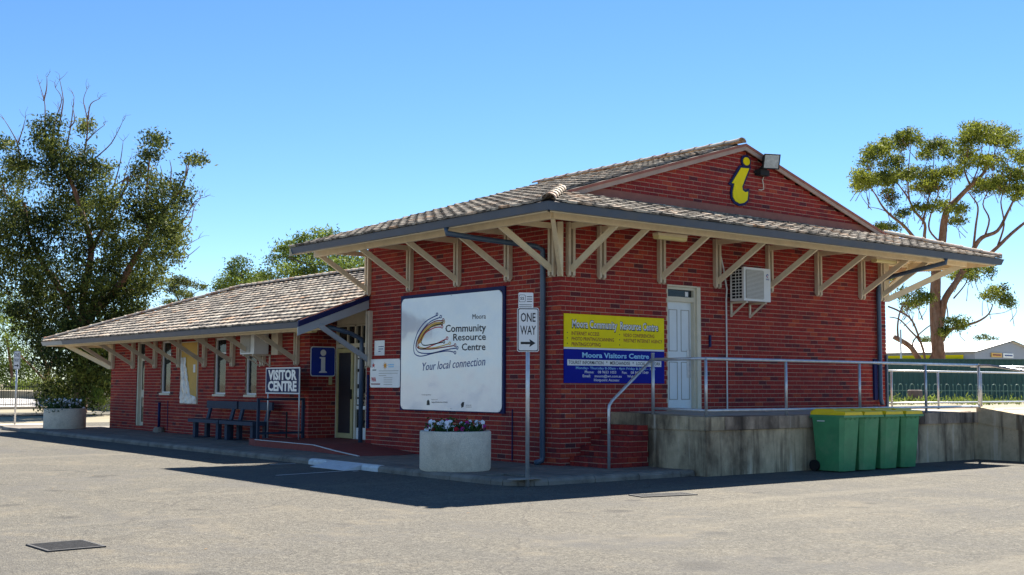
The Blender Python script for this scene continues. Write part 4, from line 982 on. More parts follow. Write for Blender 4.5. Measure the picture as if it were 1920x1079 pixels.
# --- small white signs by the entrance
s1 = thing('information_plaque', 'white rounded plaque with red emblem, sun emblem and small print', 'sign', (-.03, 5.65, 1.33))
shape('panel', [shift(rrect(1.17, .60, .05), -5.66, 1.63)], S, .02, .03, 'signwhite', s1)
shape('backing', [shift(rrect(1.1, .5, .05), -5.66, 1.63)], S, .003, .0195, 'navy', s1)
star = [(-6.115 + (.075 if i % 2 == 0 else .03) * math.cos(math.pi / 2 + i * math.pi / 5), 1.80 + (.06 if i % 2 == 0 else .024) * math.sin(math.pi / 2 + i * math.pi / 5)) for i in range(10)]
shape('star_emblem', [star], S, .0305, .032, 'red', s1)
shape('sun_emblem', [circ(-5.65, 1.79, .05, 14)] + [[(-5.65 + .065 * math.cos(a - .12), 1.79 + .055 * math.sin(a - .12)), (-5.65 + .065 * math.cos(a + .12), 1.79 + .055 * math.sin(a + .12)), (-5.65 + .10 * math.cos(a), 1.79 + .085 * math.sin(a))] for a in [k * math.pi / 5 for k in range(10)]], S, .0305, .032, 'orange', s1)
b = (s1, ['red', 'black', 'skyblue']); text(b, 'WA', S, -6.2, -6.0, 1.46, .085, .032, 0, .05); small_print(s1, S, -6.2, -5.84, 1.39, .04, .032, 'maroon')
small_print(s1, S, -5.53, -5.31, 1.80, .035, .032, 'skyblue'); small_print(s1, S, -5.53, -5.31, 1.755, .035, .032, 'skyblue'); small_print(s1, S, -6.15, -6.0, 1.69, .035, .032, 'black')
for z, a, c in ((1.675, -5.9, -5.13), (1.625, -5.9, -5.16), (1.575, -5.9, -5.6), (1.53, -5.7, -5.36), (1.485, -5.7, -5.36), (1.44, -5.7, -5.36), (1.39, -5.7, -5.36)): small_print(s1, S, a, c, z, .018, .032, 'acgrille')
s2 = thing('paper_notice', 'small white paper notice above the rounded plaque', 'notice', (-.01, 5.9, 2.0))
shape('sheet', [[(-6.12, 2.01), (-5.72, 2.01), (-5.72, 2.33), (-6.12, 2.33)]], S, .004, .009, 'signwhite', s2)
for z, c in ((2.19, -5.75), (2.14, -5.77), (2.09, -5.87)): small_print(s2, S, -5.96, c, z, .028, .0098, 'inkblue')
# --- one-way sign poles
def oneway(name, label, base, top, zs_, w, h, faceyaw, small=None, group='one way signs'):
    r = thing(name, label, 'road sign', base, group)
    n = V((math.sin(faceyaw), -math.cos(faceyaw), 0)); u = V((math.cos(faceyaw), math.sin(faceyaw), 0))
    b = MB(); b.tube([(base[0], base[1], base[2] - .1), (base[0], base[1], top)], .03, 10); b.tube([(base[0], base[1], top), (base[0], base[1], top + .012)], .034, 10); b.build('pole', 'galv', r, True)
    fr = frame(V(base) + n * .035, u, n); fr[2][3] = 0
    shape('rim', [shift(rrect(w, h, .03), 0, zs_)], fr, 0, .003, 'black', r); shape('rim', [shift(rrect(w + .02, h + .02, .035), 0, zs_)], fr, -.003, -.0005, 'white', r)
    shape('face', [shift(rrect(w - .025, h - .025, .025), 0, zs_)], fr, .0035, .005, 'white', r)
    b = (r, ['black']); text(b, 'ONE', fr, -w * .36, w * .36, zs_ + h * .19, h * .2, .006, 0, .012); text(b, 'WAY', fr, -w * .38, w * .38, zs_ - h * .11, h * .2, .006, 0, .012)
    a = zs_ - h * .31; shape('arrow', [[(-w * .36, a - .018), (w * .1, a - .018), (w * .06, a - .06), (w * .36, a), (w * .06, a + .06), (w * .1, a + .018), (-w * .36, a + .018)]], fr, .0052, .0062, 'black', r)
    if small:
        sw_, sh_, sx_, sz_ = small
        shape('upper_plate', [shift(rrect(sw_, sh_, .02), sx_, sz_)], fr, -.002, .002, 'white', r)
        shape('plate_border', [shift(rrect(.1, .11, .02), sx_ - .055, sz_ + .03)], fr, .0021, .0028, 'black', r); shape('plate_border', [shift(rrect(.088, .098, .016), sx_ - .055, sz_ + .03)], fr, .0029, .0034, 'white', r)
        b = (r, ['black']); text(b, 'SS', fr, sx_ - .085, sx_ - .025, sz_ + .01, .04, .0037, 0, .02)
        for k in range(3): small_print(r, fr, sx_ + .015, sx_ + .095, sz_ + .05 - .035 * k, .018, .003, 'black')
        shape('plate_rule', [[(sx_ - .1, sz_ - .07), (sx_ + .09, sz_ - .07), (sx_ + .09, sz_ - .062), (sx_ - .1, sz_ - .062)], [(sx_ - .1, sz_ - .1), (sx_ + .09, sz_ - .1), (sx_ + .09, sz_ - .092), (sx_ - .1, sz_ - .092)]], fr, .0025, .0031, 'black', r)
    return r
oneway('one_way_sign', 'one way sign with black arrow on a grey pole at the kerb corner', (-2.36, -2.0, -.02), 2.70, 2.22, .31, .64, math.radians(-33), (.225, .235, -.035, 2.66))
b = MB(); b.prism(shift(rrect(.55, .26, .1), 0, 0), frame((-2.36, -1.93, 0), (1, 0, 0), (0, 0, 1), (0, 1, 0)), .004, .010); o = b.build('concrete_footing', 'concrete2'); o['kind'] = 'structure'
oneway('one_way_sign', 'distant one way sign on a thin pole by the left planter', (-1.72, 26.0, -.1), 2.45, 2.15, .20, .60, math.radians(-30))
b = MB(); b.box((-2.35, 25.2, -.1), (-.4, 27.0, .0)); o = b.build('traffic_island', 'concrete2'); o['kind'] = 'structure'

# ================================================================== lamps, air conditioners, floodlight
def tubelamp(name, label, p0, p1, group='strip lamps under the eaves'):
    p0, p1 = V(p0), V(p1); r = thing(name, label, 'lamp', tuple((p0 + p1) / 2), group); d = (p1 - p0).normalized(); n = V((d.y, -d.x, 0))
    fr = frame(p0, d, n); L = (p1 - p0).length
    b = MB(); b.prism([(0, .0), (L, .0), (L, .05), (0, .05)], fr, -.07, .07); b.build('housing', 'cream', r)
    prof = [(-.075, .0), (-.07, -.04), (-.045, -.062), (.045, -.062), (.07, -.04), (.075, 0)]
    b = MB(); f2 = frame(p0, n, d); b.prism(prof, f2, .012, L - .012); b.build('diffuser', 'lamp', r)
    return r
tubelamp('strip_lamp', 'cream strip lamp under the front eave above the platform door', (1.45, -.9, 4.06), (2.2, -.9, 4.06))
tubelamp('strip_lamp', 'cream strip lamp under the front eave near the far downpipe', (7.95, -.9, 4.08), (8.7, -.9, 4.08))
tubelamp('strip_lamp', 'cream strip lamp at the entrance end of the wing eave', (-.9, 7.9, 2.57), (-.9, 7.15, 2.57))
tubelamp('strip_lamp', 'small strip lamp at the far end of the wing eave', (-.9, 20.9, 2.60), (-.9, 20.2, 2.60))
def aircon(name, label, fr, u0, u1, z0, z1, n0, n1, logo):
    r = thing(name, label, 'air conditioner', tuple(fr @ V(((u0 + u1) / 2, n0, z0))))
    b = MB(); b.box((u0, n0, z0), (u1, n1, z1), 0, fr); b.build('casing', 'acwhite', r)
    w_ = (u1 - u0)
    b = MB(); b.prism(shift(rrect(w_ * .66, (z1 - z0) * .86, .03), u0 + w_ * .40, (z0 + z1) / 2), fr, n1 + .001, n1 + .012); b.build('grille', 'acgrille', r)
    b = MB()
    for k in range(22):
        z = z0 + .06 + k * (z1 - z0 - .12) / 21; b.box((u0 + w_ * .09, n1 + .012, z - .003), (u0 + w_ * .71, n1 + .017, z + .003), 0, fr)
    b.build('louvre_slats', 'acwhite', r)
    b = MB()
    for k in range(10):
        z = z0 + .05 + k * (z1 - z0 - .1) / 9; b.box((u0 - .004, n0 + .05, z), (u0 - .001, n1 - .05, z + .045), 0, fr)
    b.build('side_vents', 'dark', r)
    b = MB()
    for n in (n0 + .14, n0 + .22): b.box((u0 - .008, n, z0 + .04), (u0 - .002, n + .015, z1 - .04), 0, fr)
    b.build('side_bars', 'acwhite', r)
    b = MB()
    for u in (u0 + .12, u1 - .12): b.box((u - .02, 0.003, z0 - .04), (u + .02, n1 - .02, z0 - .005), 0, fr); b.box((u - .02, .003, z0 - .3), (u + .02, .03, z0 - .041), 0, fr); b.bar(fr @ V((u, .03, z0 - .27)), fr @ V((u, n1 - .08, z0 - .04)), .03, .03)
    b.build('wall_bracket', 'frame', r)
    if logo:
        b = MB(); c = (u0 + w_ * .885, z1 - .14); b.prism(circ(c[0], c[1], .036, 14), fr, n1 + .001, n1 + .003, 0); b.prism(circ(c[0] + .008, c[1] - .006, .022, 10), fr, n1 + .0031, n1 + .004, 2); b.prism([(c[0] - .03, c[1] - .02), (c[0] + .01, c[1] - .036), (c[0] - .004, c[1] - .002)], fr, n1 + .0041, n1 + .005, 1)
        text(b, 'GREE', fr, c[0] - .05, c[0] + .05, c[1] - .085, .03, n1 + .002, 0, .02); b.build('maker_badge', ['inkblue', 'red', 'white'], r)
aircon('air_conditioner', 'white air conditioner outdoor unit on brackets beside the platform door', F, 4.33, 5.13, 3.06, 3.72, .10, .45, True)
aircon('air_conditioner', 'air conditioner unit on the wing wall between window and entrance', S, -11.62, -10.85, 2.12, 2.70, .12, .50, False)
part('pipe_duct', 'taupe', bld, ((-10.7, .003, 2.1), (-10.35, .12, 2.75)), fr=S)
fl = thing('floodlight', 'black floodlight mounted at the gable top beside the yellow letter', 'lamp', (5.35, -.1, 5.9))
R_ = Matrix.Translation((5.36, -.30, 5.95)) @ Matrix.Scale(.86, 4) @ Matrix.Rotation(math.radians(-24), 4, 'Z') @ Matrix.Rotation(math.radians(16), 4, 'X')
b = MB(); vs = [R_ @ V(p) for p in ((-.20, -.06, -.17), (.20, -.06, -.17), (.20, -.06, .17), (-.20, -.06, .17), (-.13, .16, -.1), (.13, .16, -.1), (.13, .16, .1), (-.13, .16, .1))]
b.add(vs, [(3, 2, 1, 0), (4, 5, 6, 7), (0, 1, 5, 4), (1, 2, 6, 5), (2, 3, 7, 6), (3, 0, 4, 7)]); b.box((-.21, -.075, -.18), (.21, -.061, -.155), 0, R_); b.box((-.21, -.075, .155), (.21, -.061, .18), 0, R_); b.box((-.21, -.075, -.154), (-.185, -.061, .154), 0, R_); b.box((.185, -.075, -.154), (.21, -.061, .154), 0, R_)
for k in range(5): b.box((-.12 + k * .055, .16, -.09), (-.11 + k * .055, .2, .09), 0, R_)
b.build('housing', 'rubber', fl)
b = MB(); b.box((-.184, -.068, -.153), (.184, -.062, .153), 0, R_); b.build('lens', 'lens', fl)
b = MB(); b.box((5.22, -.16, 5.68), (5.5, -.004, 5.8)); b.bar((5.36, -.06, 5.78), (5.36, -.25, 5.92), .2, .03); b.bar((5.15, -.05, 5.74), (5.25, -.05, 5.74), .03, .03); b.build('mount', 'rubber', fl)
b = MB(); b.tube([(5.47, -.03, 5.68), (5.42, -.04, 5.60), (5.45, -.04, 5.50), (5.46, -.03, 5.42), (5.40, -.02, 5.40), (5.33, -.012, 5.40)], .012, 6); b.build('cable', 'frame', fl)

# ================================================================== handrails, bins, benches, planters
def rail_post(mb, x, y, z0, z1, r=.026): mb.tube([(x, y, z0), (x, y, z1)], r, 10)
hr = thing('platform_railing', 'grey galvanised pipe railing along the platform edge and stair', 'railing', (5, -2.2, .9))
zr = 1.85
for x in (1.31, 3.39, 5.55, 7.74, 9.70): b = MB(); rail_post(b, x, -2.2, .87, zr); b.build('post', 'galv', hr, True)
b = MB(); b.tube([(1.31, -2.2, zr), (9.70, -2.2, zr)], .028, 10); b.build('top_rail', 'galv', hr, True)
b = MB(); b.tube([(1.31, -2.2, .985), (9.70, -2.2, .985)], .026, 10); b.build('lower_rail', 'galv', hr, True)
b = MB(); rail_post(b, 1.24, -1.03, .90, 1.95, .03); b.tube([(1.24, -1.03, 1.95), (1.24, -1.03, 1.965)], .034, 10); b.build('post', 'galv', hr, True)
b = MB(); b.tube([(1.24, -1.03, zr), (1.31, -2.2, zr)], .026, 10); b.build('top_rail', 'galv', hr, True)
b = MB(); b.tube([(1.25, -1.06, 1.0), (1.31, -2.2, .985)], .024, 10); b.build('lower_rail', 'galv', hr, True)
b = MB(); b.tube([(.22, -1.0, 0), (.22, -1.0, .98), (.23, -1.0, 1.06), (.30, -1.0, 1.14), (1.24, -1.02, 1.86)], .026, 10); b.build('stair_rail', 'galv', hr, True)
h2 = thing('yard_railing', 'pale pipe railing on the yard side behind the platform corner', 'railing', (12, 1, .9))
for x in (9.95, 11.6, 13.6, 15.6): b = MB(); rail_post(b, x, 1.2, .84, 1.78, .024); b.build('post', 'galv', h2, True)
b = MB(); b.tube([(9.9, 1.2, 1.78), (18.0, 1.2, 1.78)], .022, 8); b.build('top_rail', 'galv', h2, True)
b = MB(); b.tube([(9.9, 1.2, 1.0), (18.0, 1.2, 1.0)], .02, 8); b.build('lower_rail', 'galv', h2, True)
h3_ = thing('ramp_railing', 'pipe railing running down the access ramp at the right edge', 'railing', (9.7, -2.3, .95))
b = MB(); b.tube([(9.70, -2.2, zr), (9.62, -2.5, 1.84), (9.62, -6.5, 1.24)], .026, 8); b.build('top_rail', 'galv', h3_, True)
b = MB(); b.tube([(9.75, -2.0, zr - .02), (14.5, -2.3, zr - .0)], .022, 8); b.build('top_rail', 'galv', h3_, True)
# entrance handrail
h4 = thing('entrance_handrail', 'dark blue handrail around the entrance ramp landing', 'railing', (-1.2, 9.1, .14))
for x, y in ((-1.2, 9.15), (-.03, 9.2)): b = MB(); b.box((x - .03, y - .03, .1), (x + .03, y + .03, 1.07)); b.build('post', 'bench', h4)
b = MB(); b.bar((-1.2, 9.15, 1.045), (-.03, 9.2, 1.045), .05, .05); b.build('top_rail', 'bench', h4)
b = MB(); b.bar((-1.2, 9.15, .27), (-.03, 9.2, .27), .05, .05); b.build('lower_rail', 'bench', h4)
b = MB(); b.tube([(-.4, 9.3, .14), (-.4, 9.3, .75)], .02, 8); b.build('post', 'rubber', h4)
# wheelie bins
def wheelie(x, label):
    y0 = -3.07; r = thing('wheelie_bin', label, 'bin', (x, y0 + .36, ROADZ), 'green wheelie bins by the platform')
    def ring(w, yf, yb, z, ch): return [(x - w / 2 + ch, yf, z), (x + w / 2 - ch, yf, z), (x + w / 2, yf + ch, z), (x + w / 2, yb, z), (x - w / 2, yb, z), (x - w / 2, yf + ch, z)]
    g = ROADZ; b = MB(); R = [ring(.44, y0 + .10, y0 + .60, g + .02, .05), ring(.47, y0 + .075, y0 + .62, g + .25, .06), ring(.535, y0 + .02, y0 + .66, g + .92, .07), ring(.54, y0 + .015, y0 + .665, g + .96, .06)]
    for q in R: b.v += q
    for k in range(3):
        for i in range(6): j = (i + 1) % 6; b.f.append((k * 6 + i, k * 6 + j, (k + 1) * 6 + j, (k + 1) * 6 + i)); b.m.append(0); b.t.append(0)
    b.f.append(tuple(reversed(range(6)))); b.m.append(0); b.t.append(0)
    b.build('body', 'green', r)
    b = MB(); b.box((x - .283, y0 - .025, g + .955), (x + .283, y0 + .69, g + .992))
    for k in range(4): xx_ = x - .2 + k * .135; b.add([(xx_, y0 - .02, g + .955), (xx_ + .02, y0 - .02, g + .955), (xx_ + .02, y0 + .03, g + .90), (xx_, y0 + .03, g + .90)], [(0, 1, 2, 3)])
    b.tube([(x - .24, y0 + .73, g + .95), (x + .24, y0 + .73, g + .95)], .016, 8); b.box((x - .22, y0 + .69, g + .93), (x - .18, y0 + .74, g + .99)); b.box((x + .18, y0 + .69, g + .93), (x + .22, y0 + .74, g + .99))
    b.build('rim', 'green', r)
    b = MB(); zz = g + .994
    prof = [(y0 - .02, zz), (y0 - .02, zz + .05), (y0 + .01, zz + .066), (y0 + .20, zz + .072), (y0 + .24, zz + .10), (y0 + .60, zz + .108), (y0 + .71, zz + .06), (y0 + .71, zz)]
    n = len(prof); vs = [(x + s_ * (.245 if 0 < i < n - 1 else .265), py_, pz_) for s_ in (-1, 1) for i, (py_, pz_) in enumerate(prof)]
    b.add(vs, [tuple(range(n)), tuple(reversed(range(n, 2 * n)))] + [(i + 1, i, n + i, n + i + 1) for i in range(n - 1)] + [(0, n - 1, 2 * n - 1, n)])
    b.build('lid', 'lid', r)
    for s_ in (-1, 1):
        b = MB(); b.tube([(x + s_ * .24, y0 + .63, g + .10), (x + s_ * .29, y0 + .63, g + .10)], .10, 16); b.build('wheel', 'rubber', r)
    b = MB(); b.tube([(x - .25, y0 + .63, g + .10), (x + .25, y0 + .63, g + .10)], .012, 6); b.build('axle', 'galv', r)
    b = MB(); b.box((x - .284, y0 + .40, g + .88), (x - .27, y0 + .55, g + .895)); b.build('number_strip', 'white', r)
    r.rotation_euler.z = math.radians(random.uniform(-2.2, 2.2)); r.location.y += random.uniform(-.03, .02)
for x, lb in ((4.08, 'green wheelie bin with yellow lid, leftmost of the row of four'), (4.71, 'green wheelie bin with yellow lid, second from the left in the row'), (5.35, 'green wheelie bin with yellow lid, third from the left in the row'), (5.97, 'green wheelie bin with yellow lid, rightmost of the row of four')): wheelie(x, lb)
# benches
def bench(ya, yb, label):
    r = thing('bench', label, 'bench', (-.55, (ya + yb) / 2, 0), 'blue benches against the wing wall')
    b = MB(); b.box((-.82, ya, .40), (-.40, yb, .49)); b.build('seat', 'bench', r)
    b = MB(); b.box((-.31, ya + .02, .76), (-.26, yb - .02, .95)); b.build('backrest', 'bench', r)
    for y in (ya + .22, yb - .22):
        b = MB(); b.box((-.74, y - .07, 0), (-.64, y + .07, .398)); b.build('leg', 'bench', r)
        b = MB(); b.box((-.42, y - .07, 0), (-.32, y + .07, .398)); b.build('leg', 'bench', r)
        b = MB(); b.box((-.76, y - .04, 0.002), (-.3, y + .04, .02)); b.build('foot', 'bench', r)
        b = MB(); b.bar((-.38, y, .40), (-.245, y, .93), .05, .14, up=(0, 1, 0)); b.build('back_support', 'bench', r)
bench(12.12, 13.95, 'blue bench on the left, nearer the boarded window'); bench(10.2, 12.05, 'blue bench on the right, next to the entrance handrail')
bo = thing('bollard', 'short dark pipe post in a concrete block beside the wing wall', 'post', (-.12, 17.4, 0))
b = MB(); b.tube([(-.14, 17.55, .12), (-.14, 17.55, .85)], .04, 10); b.build('pipe', 'navy', bo, True)
b = MB(); b.lathe([(.0, .14), (.12, .14), (.16, .08), (.17, 0)], (-.14, 17.55, 0), 12); b.build('footing', 'kerb', bo)
# planters with flowers
def planter(c, r, h, label, nfl, spill):
    t = thing('planter', label, 'planter', c, 'round concrete planters'); cx_, cy_, cz_ = c
    b = MB(); b.lathe([(r - .03, -.02), (r, .03), (r, h - .02), (r - .015, h), (r - .085, h), (r - .1, h - .03), (r - .1, h - .1)], c, 48); b.build('tub', 'agg', t, True)
    o = t.children[0]; 
    b = MB(); b.lathe([(r - .1, h - .08), (0.001, h - .06)], c, 32); b.build('soil', 'soil', t)
    return t
def leafcloud(pts, sizes, tones, aspect=.42, droop=.35, dirs=None):
    """many small leaf-shaped faces as one mesh (rhombic leaves)"""
    n = len(pts); a = rng.normal(size=(n, 3)); a[:, 2] -= droop * 1.2
    if dirs is not None: a += dirs
    a /= np.linalg.norm(a, axis=1)[:, None]; q = rng.normal(size=(n, 3)); b_ = np.cross(a, q); b_ /= np.linalg.norm(b_, axis=1)[:, None]
    L = sizes[:, None]; v = np.stack([pts - a * L * .5, pts + b_ * L * aspect * .5, pts + a * L * .5, pts - b_ * L * aspect * .5], 1).reshape(-1, 3)
    return v, tones
def leafobj(name, v, tones, mk, parent, kind=None):
    n = len(v) // 4; me = bpy.data.meshes.new(name); me.vertices.add(4 * n); me.vertices.foreach_set('co', v.astype(np.float32).ravel())
    me.loops.add(4 * n); me.loops.foreach_set('vertex_index', np.arange(4 * n, dtype=np.int32)); me.polygons.add(n)
    me.polygons.foreach_set('loop_start', np.arange(0, 4 * n, 4, dtype=np.int32)); me.polygons.foreach_set('loop_total', np.full(n, 4, dtype=np.int32))
    at_ = me.attributes.new('tone', 'FLOAT', 'FACE'); at_.data.foreach_set('value', np.clip(tones, 0, 1).astype(np.float32))
    me.materials.append(M[mk]); me.update(calc_edges=True); me.validate()
    o = bpy.data.objects.new(name, me); COL.objects.link(o)
    if parent: attach(o, parent)
    if kind: o['kind'] = kind
    return o
def flowers(t, c, r, h, n, cols, tall):
    cx_, cy_, cz_ = c; k = 1500
    rad = r * .86 * np.sqrt(rng.random(k)); an = rng.random(k) * 6.283; hh = np.abs(rng.normal(0, .09, k)) * (1 + (tall > .2))
    P = np.stack([cx_ + rad * np.cos(an), cy_ + rad * np.sin(an), cz_ + h - .04 + hh], 1)
    v, tn = leafcloud(P, rng.uniform(.05, .09, k), rng.random(k), .5, -.3); leafobj('foliage', v, tn, 'leafF', t)
    for i in range(n):
        a = random.random() * 6.283; ra = r * .9 * math.sqrt(random.random()); z = h + .03 + random.random() * tall
        p = V((cx_ + ra * math.cos(a), cy_ + ra * math.sin(a), cz_ + z)); b = MB(); d = V((random.uniform(-.6, .6) - .6, random.uniform(-.6, .6) - .7, .6)).normalized(); u = d.orthogonal().normalized(); w_ = d.cross(u)
        for k_ in range(5):
            a_ = k_ * 1.2566; e = u * math.cos(a_) + w_ * math.sin(a_); f_ = u * -math.sin(a_) + w_ * math.cos(a_); s_ = .045
            b.add([p, p + e * s_ * .6 + f_ * s_ * .45 + d * .008, p + e * s_, p + e * s_ * .6 - f_ * s_ * .45 + d * .008], [(0, 1, 2, 3)])
        b.tube([p - V((0, 0, .10)), p], .004, 4); b.build('flower', cols[i % len(cols)], t)
pc = (-2.02, .31, 0.0)
t = planter(pc, .59, .64, 'round exposed aggregate planter with white and magenta flowers under the big sign board', 30, False); flowers(t, pc, .59, .62, 40, ['petalw', 'petalw', 'petalw', 'petalw', 'petalm', 'petalw', 'petalr'], .17)
pc = (-1.5, 21.6, 0.0)
t = planter(pc, .62, .62, 'round brownish planter with trailing white flowers at the far wing end', 30, True); flowers(t, pc, .66, .60, 46, ['petalw'], .28)
k = 500; a = rng.random(k) * 6.283; P = np.stack([pc[0] + (.6 + .25 * rng.random(k)) * np.cos(a), pc[1] + (.6 + .25 * rng.random(k)) * np.sin(a), .5 + .45 * rng.random(k)], 1); P = P[(P[:, 0] < pc[0] - .2)]
v, tn = leafcloud(P, rng.uniform(.05, .09, len(P)), rng.random(len(P)), .5, .2); leafobj('foliage', v, tn, 'leafF', t)
# drain grates in the road
def grate(c, w, l, rz, label, bars):
    r = thing('drain_grate', label, 'grate', (c[0], c[1], ROADZ), 'drain grates in the road'); R2 = Matrix.Translation((c[0], c[1], ROADZ)) @ Matrix.Rotation(rz, 4, 'Z')
    b = MB(); b.box((-w / 2, -l / 2, -.06), (w / 2, l / 2, .003), 0, R2); b.build('pit_shade_block', 'dark', r)  # solid block, its near-black colour stands in for the shaded pit depth
    b = MB(); t_ = .025
    for q in (((-w / 2, -l / 2), (w / 2, -l / 2 + t_)), ((-w / 2, l / 2 - t_), (w / 2, l / 2)), ((-w / 2, -l / 2 + t_), (-w / 2 + t_, l / 2 - t_)), ((w / 2 - t_, -l / 2 + t_), (w / 2, l / 2 - t_))): b.box((*q[0], .0035), (*q[1], .014), 0, R2)
    b.build('frame', 'grate', r)
    for k in range(bars):
        y = -l / 2 + t_ + (k + .5) * (l - 2 * t_) / bars; b = MB(); b.box((-w / 2 + t_, y - .009, .0035), (w / 2 - t_, y + .009, .012), 0, R2); b.build('bar', 'grate', r)
grate((-9.94, -4.60), .53, .58, math.radians(2), 'dark steel drain grate in the sunlit road at bottom left', 9)
grate((-1.75, -4.2), .9, .35, math.radians(-12), 'dusty drain grate in the road in front of the kerb corner', 6)
# fallen leaves
fl_ = []
for i in range(420):
    x = rng.uniform(-9, 1.2); y = rng.uniform(-2.6, 14)
    if x > KX: continue
    x = KX - .02 - abs(rng.normal(0, .35)) if rng.random() < .55 else rng.uniform(-12, -2.8); fl_.append((x, rng.uniform(-6, 20), ROADZ + .008))
P = np.array(fl_); v, tn = leafcloud(P, rng.uniform(.03, .07, len(P)), rng.random(len(P)), .4, 0); v[:, 2] = ROADZ + .006 + (v[:, 2] - ROADZ - .008) * .12
M['litter'] = leafmat('dry_leaf', (.10, .05, .02), (.36, .22, .10), .1); o = leafobj('leaf_litter', v, tn, 'litter', None, 'stuff'); tag(o, 'dry leaves scattered on the road along the kerb', 'leaves')

# ================================================================== trees
def limb(mb, pts, r0, r1, seg=7, wob=0):
    P = smoothpath([tuple(p) for p in pts], 4); n = len(P)
    mb.tube(P, [r0 + (r1 - r0) * i / (n - 1) for i in range(n)], seg)
def crown(clumps, dens, size, tuft, aspect=.36, droop=.5, tone0=.5, tonev=.25, solid=1.0):
    """clumps: (centre, (ra, rb, rc) radii along image right, depth, up). Tufts of leaves sit in each clump's shell; leaf tone varies at random by clump and leaf"""
    VS, TS = [], []
    for c, (ra, rb, rc) in clumps:
        vol = (ra * rb * rc) ** (1 / 3); nt_ = max(4, int(10.5 * dens * (ra * rc + ra * rb + rb * rc) / 3 / (tuft * tuft)))
        d = rng.normal(size=(nt_, 3)); d /= np.linalg.norm(d, axis=1)[:, None]; rad = rng.uniform(.25, 1.2, nt_) ** .7 * solid
        cen = d * rad[:, None] * np.array([ra, rb, rc])
        base = rng.normal(0, tonev * .75)
        for q, dd in zip(cen, d):
            m_ = rng.integers(16, 30); p = rng.normal(size=(m_, 3)) * tuft * np.array([.55, .55, .38])
            loc = q + p
            w_ = np.array(c) + loc[:, 0:1] * np.array(CRH) + loc[:, 1:2] * np.array(CFH) + loc[:, 2:3] * np.array((0, 0, 1.))
            v, tn = leafcloud(w_, rng.uniform(.7, 1.3, m_) * size, np.clip(tone0 + base + rng.normal(0, tonev, m_), 0, 1), aspect, droop)
            VS.append(v); TS.append(tn)
    return np.concatenate(VS), np.concatenate(TS)
CRH = V((CR.x, CR.y, 0)).normalized(); CFH = V((CW.x, CW.y, 0)).normalized()
def mktree(name, label, d, limbs, clumps, barkm, leafm, base, dens=1.0, size=.2, tuft=.42, depthk=.9, gz=ROADZ, group=None, jit=.5, thin=1, **kw):
    bp_ = at(*base, d); r = thing(name, label, 'tree', (bp_.x, bp_.y, gz), group); s = d / FPX
    b = MB()
    for pts, r0, r1 in limbs:
        dz = pts[0][2] if len(pts[0]) > 2 else 0
        P = [at(p[0], p[1], d + (p[2] if len(p) > 2 else 0)) for p in pts]
        for i in range(1, len(P) - 1): P[i] = P[i] + V((random.uniform(-1, 1), random.uniform(-1, 1), random.uniform(-.5, .5))) * (s * 4)
        limb(b, P, r0 * s / 2 * thin, r1 * s / 2 * thin)
    b.build('trunk', barkm, r, True)
    cl = []
    for c in clumps:
        off = c[4] if len(c) > 4 else random.uniform(-jit, jit) * 4
        cl.append((at(c[0], c[1], d + off), (c[2] * s, max(c[2], c[3]) * s * depthk, c[3] * s)))
    v, tn = crown(cl, dens, size, tuft, **kw); leafobj('crown', v, tn, leafm, r)
    return r
def ground_limb(px, d, gz): return V(at(px, 700, d)).xy

# --- big dark gum at the left
D1 = 58
CL = [(90, 250, 28, 28), (92, 275, 26, 16), (40, 300, 22, 14), (5, 275, 15, 12), (117, 307, 42, 32), (160, 238, 13, 7), (143, 335, 40, 35), (40, 330, 36, 26), (193, 327, 18, 20), (282, 265, 22, 13), (275, 285, 12, 12), (270, 327, 24, 22), (310, 352, 24, 16), (337, 368, 20, 28), (357, 300, 17, 6), (200, 373, 36, 30), (123, 385, 52, 36), (267, 390, 30, 40), (307, 400, 34, 36), (165, 300, 16, 20),
      (-20, 350, 30, 30), (20, 400, 45, 40), (60, 430, 50, 45), (150, 440, 55, 45), (235, 450, 50, 48), (310, 455, 32, 48), (325, 425, 22, 30), (30, 500, 50, 50), (120, 520, 65, 55), (205, 530, 60, 55), (285, 515, 32, 36), (-20, 450, 40, 45), (80, 590, 55, 45), (170, 600, 60, 50), (240, 575, 38, 42), (115, 660, 52, 45), (170, 675, 55, 48), (85, 630, 36, 36), (195, 650, 34, 55), (125, 720, 55, 30), (175, 730, 42, 28), (210, 700, 25, 40), (255, 530, 30, 25), (60, 560, 35, 35), (230, 620, 20, 25), (100, 740, 30, 20)]
LB = [([(150, 775), (152, 720), (155, 650), (165, 600), (200, 560)], 26, 20), ([(200, 560), (227, 531), (243, 496), (268, 468), (278, 440), (285, 400)], 15, 9), ([(155, 650), (130, 580), (100, 520), (85, 505), (60, 450), (45, 380)], 14, 6), ([(155, 650), (160, 560), (170, 470), (150, 400), (130, 330), (95, 270)], 16, 5), ([(278, 440), (300, 400), (325, 370), (345, 345), (350, 310)], 8, 2), ([(278, 440), (272, 380), (280, 330), (282, 280)], 7, 2), ([(170, 470), (200, 420), (235, 350), (240, 330)], 8, 2)]
